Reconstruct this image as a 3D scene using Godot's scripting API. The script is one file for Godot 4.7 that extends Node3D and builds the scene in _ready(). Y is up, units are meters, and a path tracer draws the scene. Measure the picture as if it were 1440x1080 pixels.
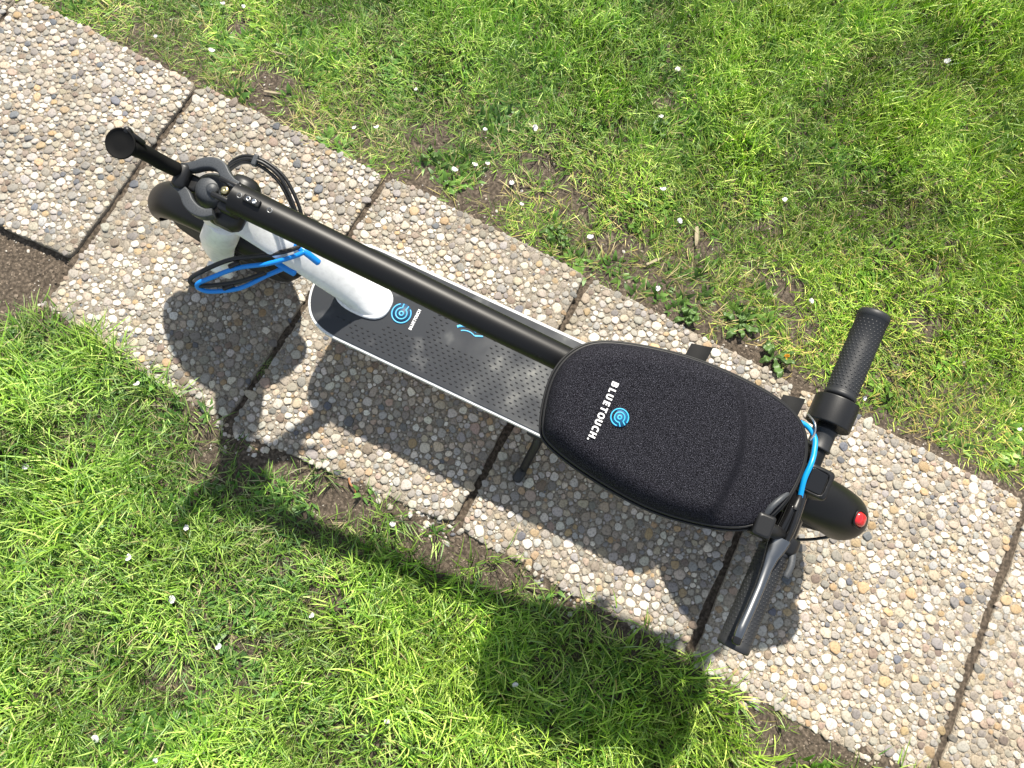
extends Node3D
# An electric scooter folded on a garden path of exposed-aggregate slabs, seen from above.
# x runs along the path, z across it (towards the lower lawn), y is up.

const YAW := -0.034
const LEAN := 0.1115
var rng := RandomNumberGenerator.new()
var sgc := 0
var M := {}

# ---------------------------------------------------------------- helpers
func V(l: float, h: float, w: float) -> Vector3:      # scooter axes: length, height, side
	return Vector3(l - 1.0, h, w)

func new_st(col := Color.WHITE) -> SurfaceTool:
	var st := SurfaceTool.new()
	st.begin(Mesh.PRIMITIVE_TRIANGLES)
	st.set_color(col)
	return st

func obj(called: String, st: SurfaceTool, mat: Material, parent: Node = self) -> MeshInstance3D:
	st.generate_normals()
	var o := MeshInstance3D.new()
	o.mesh = st.commit()
	o.material_override = mat
	return put(called, o, parent)

func put(called: String, o: Node3D, parent: Node = self):
	var n := called
	var k := 0
	while parent.has_node(NodePath(n)):
		k += 1
		n = "%s_%03d" % [called, k]
	o.name = n
	parent.add_child(o, true)
	return o

func tag(o: Node, label: String, category := "", group := "", kind := ""):
	o.set_meta("label", label)
	if category: o.set_meta("category", category)
	if group: o.set_meta("group", group)
	if kind: o.set_meta("kind", kind)

func tri(st: SurfaceTool, a: Vector3, b: Vector3, c: Vector3):
	st.add_vertex(a); st.add_vertex(b); st.add_vertex(c)

# A skin through rings of equally many points; its faces are turned outwards by its signed volume.
func skin(st: SurfaceTool, rings: Array, closed := true, cap0 := true, cap1 := true):
	var n: int = rings[0].size()
	var t := PackedVector3Array()
	var mid := Vector3.ZERO
	for r in rings:
		for p in r: mid += p
	mid /= float(n * rings.size())
	for i in rings.size() - 1:
		var a: PackedVector3Array = rings[i]
		var b: PackedVector3Array = rings[i + 1]
		for j in (n if closed else n - 1):
			var k := (j + 1) % n
			t.append_array([a[j], a[k], b[k], a[j], b[k], b[j]])
	var body := t.size()
	for e in 2:
		if (e == 0 and cap0) or (e == 1 and cap1):
			var r: PackedVector3Array = rings[0] if e == 0 else rings[-1]
			var c := Vector3.ZERO
			for p in r: c += p
			c /= float(n)
			for j in n:
				var k := (j + 1) % n
				if e == 0: t.append_array([c, r[k], r[j]])
				else: t.append_array([c, r[j], r[k]])
	var vol := 0.0
	for i in range(0, t.size(), 3):
		vol += (t[i + 1] - t[i]).cross(t[i + 2] - t[i]).dot(t[i] - mid)
	sgc += 1
	st.set_smooth_group(sgc)
	for i in range(0, t.size(), 3):
		if i == body:
			sgc += 1
			st.set_smooth_group(sgc)
		if vol > 0.0: tri(st, t[i], t[i + 2], t[i + 1])
		else: tri(st, t[i], t[i + 1], t[i + 2])

func cat(pts: Array, k := 6) -> Array:                 # a smooth curve through the points
	var out := []
	for i in pts.size() - 1:
		var p0 = pts[maxi(i - 1, 0)]
		var p1 = pts[i]
		var p2 = pts[i + 1]
		var p3 = pts[mini(i + 2, pts.size() - 1)]
		for j in k:
			var t := float(j) / k
			out.append(0.5 * (2.0 * p1 + (p2 - p0) * t + (2.0 * p0 - 5.0 * p1 + 4.0 * p2 - p3) * t * t + (3.0 * p1 - p0 - 3.0 * p2 + p3) * t * t * t))
	out.append(pts[-1])
	return out

func frames(pts: Array, up: Vector3) -> Array:
	var out := []
	var side := Vector3.ZERO
	for i in pts.size():
		var d: Vector3 = (pts[mini(i + 1, pts.size() - 1)] - pts[maxi(i - 1, 0)]).normalized()
		if i == 0:
			side = d.cross(up).normalized() if absf(d.dot(up)) < 0.98 else d.cross(Vector3.RIGHT).normalized()
		else:
			side = (side - d * side.dot(d)).normalized()
		out.append([d, side, side.cross(d).normalized()])
	return out

# A tube along points; the radius runs evenly from r0 to r1. flat squeezes it along its own up axis.
func tube(st: SurfaceTool, pts: Array, r0: float, r1 := -1.0, n := 12, flat := 1.0, up := Vector3.UP, rounded := true):
	if r1 < 0.0: r1 = r0
	var fr := frames(pts, up)
	var rings := []
	var m := pts.size()
	for i in m:
		var r := lerpf(r0, r1, float(i) / (m - 1))
		var levels := [[0.0, 1.0]]
		if rounded and i == 0: levels = [[-0.5, 0.55], [-0.25, 0.88], [0.0, 1.0]]
		if rounded and i == m - 1: levels = [[0.0, 1.0], [0.25, 0.88], [0.5, 0.55]]
		for lv in levels:
			var ring := PackedVector3Array()
			for j in n:
				var a := TAU * j / n
				ring.append(pts[i] + fr[i][0] * (lv[0] * r * flat) + (fr[i][1] * cos(a) + fr[i][2] * sin(a) * flat) * r * lv[1])
			rings.append(ring)
	skin(st, rings)

func lathe(st: SurfaceTool, o: Vector3, axis: Vector3, profile: Array, n := 24):
	axis = axis.normalized()
	var s := axis.cross(Vector3.UP if absf(axis.y) < 0.9 else Vector3.RIGHT).normalized()
	var t := s.cross(axis)
	var rings := []
	for p in profile:
		var ring := PackedVector3Array()
		for j in n:
			var a := TAU * j / n
			ring.append(o + axis * p[0] + (s * cos(a) + t * sin(a)) * maxf(p[1], 0.00005))
		rings.append(ring)
	skin(st, rings)

func rbox(st: SurfaceTool, c: Vector3, size: Vector3, bev: float, b := Basis.IDENTITY):
	var hy := size.y / 2
	var rings := []
	for lv in [[-hy, bev], [-hy + 0.3 * bev, 0.3 * bev], [-hy + bev, 0.0], [hy - bev, 0.0], [hy - 0.3 * bev, 0.3 * bev], [hy, bev]]:
		var ring := PackedVector3Array()
		var hx: float = size.x / 2 - lv[1]
		var hz: float = size.z / 2 - lv[1]
		var r := bev
		for q in 4:
			for e in 4:
				var a := PI / 2 * (q + e / 3.0)
				var cx := (hx - r) * (1 if q == 0 or q == 3 else -1)
				var cz := (hz - r) * (1 if q < 2 else -1)
				ring.append(c + b * Vector3(cx + r * cos(a), lv[0], cz + r * sin(a)))
		rings.append(ring)
	skin(st, rings)

# A plate from an outline (x, z): levels are [height, inset].
func prism(st: SurfaceTool, outline: PackedVector2Array, levels: Array, cap0 := true, cap1 := true):
	var n := outline.size()
	var area := 0.0
	for i in n: area += outline[i].cross(outline[(i + 1) % n])
	var nor := []
	for i in n:
		var d := (outline[(i + 1) % n] - outline[(i + n - 1) % n]).normalized()
		nor.append(Vector2(d.y, -d.x) * (1.0 if area > 0 else -1.0))
	var rings := []
	for lv in levels:
		var ring := PackedVector3Array()
		for i in n:
			var q: Vector2 = outline[i] - nor[i] * lv[1]
			ring.append(Vector3(q.x, lv[0], q.y))
		rings.append(ring)
	skin(st, rings, true, cap0, cap1)

func ribbon_arc(st: SurfaceTool, c: Vector3, r: float, w: float, a0: float, a1: float, n := 24):
	var pts := []
	for i in n + 1:
		var a := lerpf(a0, a1, float(i) / n)
		pts.append(c + Vector3(cos(a), 0, sin(a)) * r)
	ribbon(st, pts, w)

func ribbon(st: SurfaceTool, pts: Array, w: float, th := 0.0004):
	var rings := []
	for i in pts.size():
		var d: Vector3 = (pts[mini(i + 1, pts.size() - 1)] - pts[maxi(i - 1, 0)]).normalized()
		var s := d.cross(Vector3.UP).normalized() * w / 2
		rings.append(PackedVector3Array([pts[i] - s, pts[i] + s, pts[i] + s + Vector3(0, th, 0), pts[i] - s + Vector3(0, th, 0)]))
	skin(st, rings)

func noise_tex(freq: float, ramp: Array, size := 512, kind := FastNoiseLite.TYPE_SIMPLEX_SMOOTH, oct := 4, sd := 1) -> NoiseTexture2D:
	var t := NoiseTexture2D.new()
	var f := FastNoiseLite.new()
	f.noise_type = kind
	f.frequency = freq
	f.fractal_octaves = oct
	f.seed = sd
	t.noise = f
	t.width = size; t.height = size
	t.seamless = true
	var g := Gradient.new()
	var offs := PackedFloat32Array()
	var cols := PackedColorArray()
	for r in ramp:
		offs.append(r[0]); cols.append(r[1] if r[1] is Color else Color(r[1], r[1], r[1]))
	g.offsets = offs; g.colors = cols
	t.color_ramp = g
	return t

func normal_tex(freq: float, strength: float, size := 512, kind := FastNoiseLite.TYPE_SIMPLEX_SMOOTH, oct := 4, sd := 2) -> NoiseTexture2D:
	var t := NoiseTexture2D.new()
	var f := FastNoiseLite.new()
	f.noise_type = kind
	f.frequency = freq
	f.fractal_octaves = oct
	f.seed = sd
	t.noise = f
	t.width = size; t.height = size
	t.seamless = true
	t.as_normal_map = true
	t.bump_strength = strength
	return t

func mat(lin: Color, rough: float, metal := 0.0, spec := 0.5) -> StandardMaterial3D:
	var m := StandardMaterial3D.new()
	m.albedo_color = lin.linear_to_srgb()
	m.roughness = rough
	m.metallic = metal
	m.metallic_specular = spec
	return m

func tri_map(m: StandardMaterial3D, scale: float, albedo: Texture2D, normal: Texture2D, ns := 1.0, world := true, rough: Texture2D = null):
	m.uv1_triplanar = true
	m.uv1_world_triplanar = world
	m.uv1_scale = Vector3.ONE * scale
	if albedo: m.albedo_texture = albedo
	if normal:
		m.normal_enabled = true
		m.normal_texture = normal
		m.normal_scale = ns
	if rough: m.roughness_texture = rough

# ---------------------------------------------------------------- materials
func make_materials():
	var grain := noise_tex(0.05, [[0.0, 0.62], [0.5, 0.85], [1.0, 1.0]], 512, FastNoiseLite.TYPE_SIMPLEX_SMOOTH, 5)
	var fine := normal_tex(0.12, 3.0)
	var scuff := noise_tex(0.02, [[0.0, 0.75], [0.6, 1.0], [1.0, 1.0]], 512, FastNoiseLite.TYPE_SIMPLEX_SMOOTH, 5, 7)
	M.stone = mat(Color(1, 1, 1), 0.62)
	M.stone.vertex_color_use_as_albedo = true
	tri_map(M.stone, 14.0, noise_tex(0.03, [[0.0, 0.68], [0.45, 0.95], [1.0, 1.0]], 512, FastNoiseLite.TYPE_SIMPLEX_SMOOTH, 5, 3), normal_tex(0.06, 4.0), 0.5)
	M.cement = mat(Color(1, 1, 1), 0.92)
	tri_map(M.cement, 5.0, noise_tex(0.035, [[0.0, Color(0.42, 0.39, 0.35)], [0.5, Color(0.595, 0.56, 0.505)], [1.0, Color(0.74, 0.70, 0.64)]], 1024, FastNoiseLite.TYPE_SIMPLEX_SMOOTH, 6, 5), normal_tex(0.25, 8.0), 1.0)
	M.cement_pale = M.cement.duplicate()
	M.cement_pale.albedo_color = Color(1.12, 1.11, 1.09)
	M.soil = mat(Color(1, 1, 1), 0.95)
	tri_map(M.soil, 4.0, noise_tex(0.03, [[0.0, Color(0.20, 0.17, 0.14)], [0.42, Color(0.33, 0.29, 0.245)], [0.6, Color(0.40, 0.355, 0.305)], [1.0, Color(0.56, 0.50, 0.44)]], 1024, FastNoiseLite.TYPE_SIMPLEX_SMOOTH, 6, 8), normal_tex(0.2, 10.0, 1024), 1.0)
	M.crumb = mat(Color(1, 1, 1), 0.95)
	M.crumb.vertex_color_use_as_albedo = true
	M.grass = mat(Color(1, 1, 1), 0.5, 0.0, 0.5)
	M.grass.vertex_color_use_as_albedo = true
	M.grass.backlight_enabled = true
	M.grass.backlight = Color(0.45, 0.55, 0.14)
	M.grass.cull_mode = BaseMaterial3D.CULL_DISABLED
	M.leaf = mat(Color(0.14, 0.26, 0.06), 0.45)
	M.leaf.backlight_enabled = true
	M.leaf.backlight = Color(0.3, 0.4, 0.1)
	tri_map(M.leaf, 20.0, grain, fine, 0.4)
	M.petal = mat(Color(0.82, 0.80, 0.80), 0.5)
	M.petal.backlight_enabled = true
	M.petal.backlight = Color(0.4, 0.4, 0.4)
	M.straw = mat(Color(0.50, 0.42, 0.27), 0.7)
	tri_map(M.straw, 30.0, grain, fine, 0.4)
	M.flower = mat(Color(0.75, 0.36, 0.02), 0.6)
	M.rust_leaf = mat(Color(0.30, 0.13, 0.05), 0.6)
	M.black_paint = mat(Color(0.007, 0.007, 0.0075), 0.42, 0.0, 0.4)
	tri_map(M.black_paint, 60.0, null, fine, 0.10, false)
	M.black = mat(Color(0.014, 0.014, 0.015), 0.42, 0.0, 0.5)
	tri_map(M.black, 25.0, grain, fine, 0.12, false)
	M.matte = mat(Color(0.008, 0.008, 0.008), 0.7, 0.0, 0.25)
	M.gloss = mat(Color(0.010, 0.010, 0.011), 0.16, 0.0, 0.5)
	M.grey_metal = mat(Color(0.062, 0.068, 0.076), 0.5, 0.1, 0.5)
	tri_map(M.grey_metal, 40.0, scuff, fine, 0.12, false)
	M.rubber = mat(Color(0.030, 0.032, 0.036), 0.5, 0.0, 0.5)
	tri_map(M.rubber, 40.0, grain, fine, 0.2, false)
	M.tyre = mat(Color(0.018, 0.017, 0.016), 0.8)
	tri_map(M.tyre, 25.0, grain, fine, 0.4, false)
	M.white = mat(Color(0.84, 0.85, 0.86), 0.3)
	tri_map(M.white, 9.0, noise_tex(0.02, [[0.0, 0.88], [0.5, 0.98], [1.0, 1.0]], 512, FastNoiseLite.TYPE_SIMPLEX_SMOOTH, 5, 17), fine, 0.03, false)
	M.white.clearcoat_enabled = true
	M.white.clearcoat = 0.5
	M.white_print = mat(Color(0.85, 0.85, 0.85), 0.6)
	M.alu = mat(Color(0.78, 0.79, 0.80), 0.4, 0.1)
	tri_map(M.alu, 40.0, scuff, fine, 0.06, false)
	M.screw = mat(Color(0.16, 0.165, 0.17), 0.35, 0.6)
	M.silver = mat(Color(0.62, 0.62, 0.62), 0.25, 1.0)
	M.brass = mat(Color(0.62, 0.52, 0.28), 0.3, 1.0)
	M.bright = mat(Color(0.24, 0.245, 0.25), 0.26, 1.0, 0.7)
	M.mat = mat(Color(1, 1, 1), 0.42, 0.0, 0.5)
	# the deck's mat, with dusty blotches, paler towards the rear and the middle line
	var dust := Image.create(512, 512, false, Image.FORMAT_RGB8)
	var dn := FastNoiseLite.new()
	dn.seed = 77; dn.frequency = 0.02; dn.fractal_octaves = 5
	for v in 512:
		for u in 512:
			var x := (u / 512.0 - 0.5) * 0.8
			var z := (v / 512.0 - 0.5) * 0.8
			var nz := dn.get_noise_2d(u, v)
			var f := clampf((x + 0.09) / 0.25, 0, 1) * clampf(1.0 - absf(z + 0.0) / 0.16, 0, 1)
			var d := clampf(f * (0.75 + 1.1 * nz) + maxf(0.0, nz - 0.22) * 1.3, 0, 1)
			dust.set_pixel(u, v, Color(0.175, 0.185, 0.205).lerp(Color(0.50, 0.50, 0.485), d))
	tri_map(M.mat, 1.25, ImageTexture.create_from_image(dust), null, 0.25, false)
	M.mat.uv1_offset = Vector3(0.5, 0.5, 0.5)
	M.stud = mat(Color(0.012, 0.012, 0.014), 0.5)
	M.blue = mat(Color(0.003, 0.23, 0.74), 0.32)
	M.cyan = mat(Color(0.005, 0.30, 0.72), 0.32)
	M.logo = mat(Color(0.10, 0.46, 0.80), 0.5)
	M.logo_bag = mat(Color(0.05, 0.48, 0.85), 0.6)
	M.logo_back = mat(Color(0.012, 0.09, 0.20), 0.6)
	M.logo_deck = mat(Color(0.012, 0.045, 0.10), 0.55)
	M.red = mat(Color(0.62, 0.004, 0.008), 0.08)
	M.red.clearcoat_enabled = true
	M.cable = mat(Color(0.013, 0.013, 0.014), 0.4)
	# knitted cover of the hard case: dark with pale fibre specks
	M.fabric = mat(Color(1, 1, 1), 0.8, 0.0, 0.15)
	var knit := noise_tex(0.32, [[0.0, Color(0.025, 0.025, 0.033)], [0.47, Color(0.045, 0.045, 0.056)], [0.60, Color(0.085, 0.085, 0.105)], [0.72, Color(0.27, 0.27, 0.31)], [1.0, Color(0.62, 0.62, 0.66)]], 1024, FastNoiseLite.TYPE_SIMPLEX, 2, 31)
	knit.seamless = false
	var weave := normal_tex(0.4, 4.0, 1024)
	weave.seamless = false
	tri_map(M.fabric, 2.6, knit, weave, 0.3, false)
	M.fabric.uv1_offset = Vector3(0.5, 0.5, 0.5)
	M.piping = mat(Color(0.009, 0.009, 0.010), 0.5)
	M.web = mat(Color(0.010, 0.010, 0.010), 0.9)

# ---------------------------------------------------------------- ground
const BARE := [[0.244, -0.153, 0.045, 0.03], [0.364, -0.068, 0.06, 0.05], [0.39, -0.04, 0.05, 0.03], [0.706, -0.114, 0.045, 0.055], [0.713, -0.036, 0.04, 0.03], [0.851, -0.077, 0.05, 0.045],
	[0.905, -0.154, 0.045, 0.04], [0.97, -0.125, 0.05, 0.045], [1.097, -0.076, 0.05, 0.03], [1.223, -0.143, 0.035, 0.05], [1.375, -0.145, 0.055, 0.03], [1.352, -0.022, 0.05, 0.03], [1.427, -0.096, 0.05, 0.03],
	[1.627, -0.202, 0.04, 0.03], [1.31, -0.241, 0.035, 0.03], [1.006, -0.101, 0.03, 0.03], [1.602, -0.287, 0.025, 0.02], [1.4, -0.02, 0.06, 0.03], [0.836, -0.018, 0.06, 0.03], [0.99, -0.30, 0.03, 0.015], [1.03, -0.39, 0.03, 0.015],
	[0.795, 0.886, 0.035, 0.02], [0.872, 0.788, 0.03, 0.02], [0.928, 0.923, 0.02, 0.03], [0.917, 0.828, 0.02, 0.02], [0.41, 0.715, 0.03, 0.018], [1.30, 0.70, 0.02, 0.025]]
const LOW := [-0.5, 0.66, -0.009, 0.632, 0.12, 0.585, 0.224, 0.548, 0.255, 0.512, 0.331, 0.512, 0.402, 0.490, 0.483, 0.503, 0.602, 0.535, 0.644, 0.592, 0.691, 0.628, 0.700, 0.606, 0.751, 0.572, 0.811, 0.558, 0.854, 0.603, 0.898, 0.567, 0.971, 0.527, 0.997, 0.556, 1.044, 0.571, 1.114, 0.559, 1.184, 0.549, 1.304, 0.540, 1.415, 0.519, 1.475, 0.508, 1.534, 0.518, 1.574, 0.540, 1.590, 0.588, 1.634, 0.584, 1.743, 0.535, 1.802, 0.530, 2.0, 0.545, 2.6, 0.56, 2.6, 2.2, -0.5, 2.2]
var low_poly := PackedVector2Array()
var big := FastNoiseLite.new()
var small := FastNoiseLite.new()

func bare_at(p: Vector2) -> float:                     # 1 in the middle of a bare patch
	var m := 0.0
	for b in BARE:
		var dx: float = (p.x - b[0]) / (b[2] * 0.85)
		var dy: float = (p.y - b[1]) / (b[3] * 0.85)
		m = maxf(m, 1.25 - sqrt(dx * dx + dy * dy) * 0.85)
	return clampf(m * 1.6 + big.get_noise_2d(p.x * 90, p.y * 90) * 0.9 + small.get_noise_2d(p.x * 250, p.y * 250) * 0.5 - 0.1, 0, 0.93)

func cover(p: Vector2) -> float:                       # how thick the lawn stands
	var wob := big.get_noise_2d(p.x * 60, p.y * 60) * 0.02 + small.get_noise_2d(p.x * 300, p.y * 300) * 0.008
	if p.y < 0.2:
		var d := -0.006 - p.y + wob * 0.8
		if d < 0.0: return 0.0
		var c := clampf(d / 0.03 + 0.35, 0, 1)
		# the worn band beside the path
		var worn := clampf(1.0 - (d - 0.02) / 0.26, 0, 1) * clampf((p.x - 0.55) / 0.2, 0, 1) * clampf((1.75 - p.x) / 0.25, 0, 1)
		c *= 1.0 - 0.42 * worn * clampf(0.6 + 1.6 * big.get_noise_2d(p.x * 45 + 70, p.y * 45), 0, 1.4)
		return c * (1.0 - bare_at(p))
	var q := p + Vector2(wob, wob + 0.008)
	if not Geometry2D.is_point_in_polygon(q, low_poly):
		# stray tufts on the strip of earth beside the slabs
		if p.x < 0.27 or p.y < lower_edge(p.x) - 0.012: return 0.0
		return 0.55 * clampf((big.get_noise_2d(p.x * 120 + 60, p.y * 120 + 9) - 0.10) * 6.0, 0, 1)
	return (1.0 - bare_at(p)) * clampf(1.15 + 1.2 * big.get_noise_2d(p.x * 55 + 30, p.y * 55), 0.35, 1)

func ground_y(x: float, z: float) -> float:
	var y := big.get_noise_2d(x * 40, z * 40) * 0.006 + small.get_noise_2d(x * 260, z * 260) * 0.003 + small.get_noise_2d(x * 900, z * 900) * 0.0016
	var edge := lower_edge(x)
	var inside := clampf(minf(z - 0.004, edge - 0.014 - z) / 0.02, 0, 1)
	var out := -0.009 if z < 0.2 else lerpf(-0.0015, -0.006, clampf((z - edge - 0.02) / 0.05, 0, 1))
	if z > 0.2 and x < 0.255: out = -0.013
	return y * (1.0 - 0.6 * inside) + lerpf(out, -0.0068, inside)

func lower_edge(x: float) -> float:                    # the near edge of the path
	if x < 0.261: return 0.405
	if x < 0.664: return lerpf(0.486, 0.520, (x - 0.261) / 0.403)
	if x < 1.072: return lerpf(0.520, 0.484, (x - 0.664) / 0.408)
	return lerpf(0.486, 0.50, clampf((x - 1.072) / 0.5, 0, 1))

func axis_lines(lo: float, hi: float, step: float) -> PackedFloat32Array:
	var out := PackedFloat32Array([lo - 60, lo - 20, lo - 7, lo - 2.5, lo - 0.9, lo - 0.35, lo - 0.12])
	var n := int((hi - lo) / step)
	for i in n + 1: out.append(lerpf(lo, hi, float(i) / n))
	out.append_array([hi + 0.12, hi + 0.35, hi + 0.9, hi + 2.5, hi + 7, hi + 20, hi + 60])
	return out

func make_ground():
	var xs := axis_lines(-0.35, 2.35, 0.0075)
	var zs := axis_lines(-1.05, 1.35, 0.0075)
	var v := PackedVector3Array()
	var idx := PackedInt32Array()
	var nx := xs.size()
	for z in zs:
		for x in xs:
			v.append(Vector3(x, ground_y(x, z) if absf(x) < 9 and absf(z) < 9 else -0.015, z))
	var nor := PackedVector3Array()
	nor.resize(v.size())
	for j in zs.size():
		for i in nx:
			var a := v[j * nx + maxi(i - 1, 0)]
			var b := v[j * nx + mini(i + 1, nx - 1)]
			var c := v[maxi(j - 1, 0) * nx + i]
			var d := v[mini(j + 1, zs.size() - 1) * nx + i]
			nor[j * nx + i] = (d - c).cross(b - a).normalized()
	for j in zs.size() - 1:
		for i in nx - 1:
			var a := j * nx + i
			idx.append_array([a, a + 1, a + nx + 1, a, a + nx + 1, a + nx])
	var o := MeshInstance3D.new()
	o.mesh = array_mesh(v, nor, PackedColorArray(), idx)
	o.material_override = M.soil
	put("ground", o)
	tag(o, "bare brown garden soil under the lawn and the path", "", "", "structure")

func array_mesh(v: PackedVector3Array, n: PackedVector3Array, c: PackedColorArray, idx: PackedInt32Array) -> ArrayMesh:
	var a := []
	a.resize(Mesh.ARRAY_MAX)
	a[Mesh.ARRAY_VERTEX] = v
	a[Mesh.ARRAY_NORMAL] = n
	if c.size(): a[Mesh.ARRAY_COLOR] = c
	a[Mesh.ARRAY_INDEX] = idx
	var m := ArrayMesh.new()
	m.add_surface_from_arrays(Mesh.PRIMITIVE_TRIANGLES, a)
	return m

# ---------------------------------------------------------------- path
const STONES := [[22, 0.66, 0.61, 0.52], [16, 0.47, 0.44, 0.395], [20, 0.47, 0.395, 0.30], [19, 0.37, 0.33, 0.275], [5, 0.46, 0.33, 0.19], [10, 0.28, 0.26, 0.235], [2, 0.15, 0.155, 0.17], [4, 0.25, 0.195, 0.15], [3, 0.40, 0.30, 0.235]]

func stone_color() -> Color:
	var t := rng.randf() * 100.0
	for s in STONES:
		t -= s[0]
		if t <= 0.0:
			var k := rng.randf_range(0.78, 1.14)
			return Color(s[1] * k * rng.randf_range(0.95, 1.05), s[2] * k, s[3] * k * rng.randf_range(0.93, 1.07))
	return Color(0.5, 0.47, 0.42)

func add_pebble(v: PackedVector3Array, nor: PackedVector3Array, col: PackedColorArray, idx: PackedInt32Array, c: Vector3, rad: PackedFloat32Array, h: float, color: Color):
	var n := rad.size()
	var base := v.size()
	var tx := rng.randf_range(-0.2, 0.2)
	var tz := rng.randf_range(-0.2, 0.2)
	var ring := [[1.0, -0.0016, 0.95, 0.3], [0.95, h * 0.55, 0.62, 0.78], [0.80, h * 0.92, 0.22, 0.97], [0.42, h, 0.05, 1.0]]
	if n < 10: ring = [[1.0, -0.0016, 0.9, 0.45], [0.84, h * 0.8, 0.35, 0.93], [0.42, h, 0.08, 1.0]]
	for q in ring.size():
		var jit := 0.10 if q > 1 else 0.03
		for j in n:
			var a := TAU * j / n
			var r: float = rad[j] * ring[q][0] * rng.randf_range(1.0 - jit, 1.0 + jit)
			var x := cos(a) * r
			var z := sin(a) * r
			var y: float = ring[q][1]
			if q > 0: y += x * tx + z * tz + (rng.randf_range(-0.08, 0.08) * h)
			v.append(c + Vector3(x, y, z))
			nor.append(Vector3(cos(a) * ring[q][2] - tx * 0.8, ring[q][3], sin(a) * ring[q][2] - tz * 0.8).normalized())
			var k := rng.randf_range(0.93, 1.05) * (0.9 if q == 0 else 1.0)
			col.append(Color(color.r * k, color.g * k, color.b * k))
	v.append(c + Vector3(0, h * 1.02, 0)); nor.append(Vector3(-tx, 1, -tz).normalized()); col.append(color)
	for q in ring.size() - 1:
		for j in n:
			var k := (j + 1) % n
			var a0 := base + q * n + j
			var a1 := base + q * n + k
			idx.append_array([a0, a1, a1 + n, a0, a1 + n, a0 + n])
	var top := base + (ring.size() - 1) * n
	for j in n:
		idx.append_array([top + j, top + (j + 1) % n, base + ring.size() * n])

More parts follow.
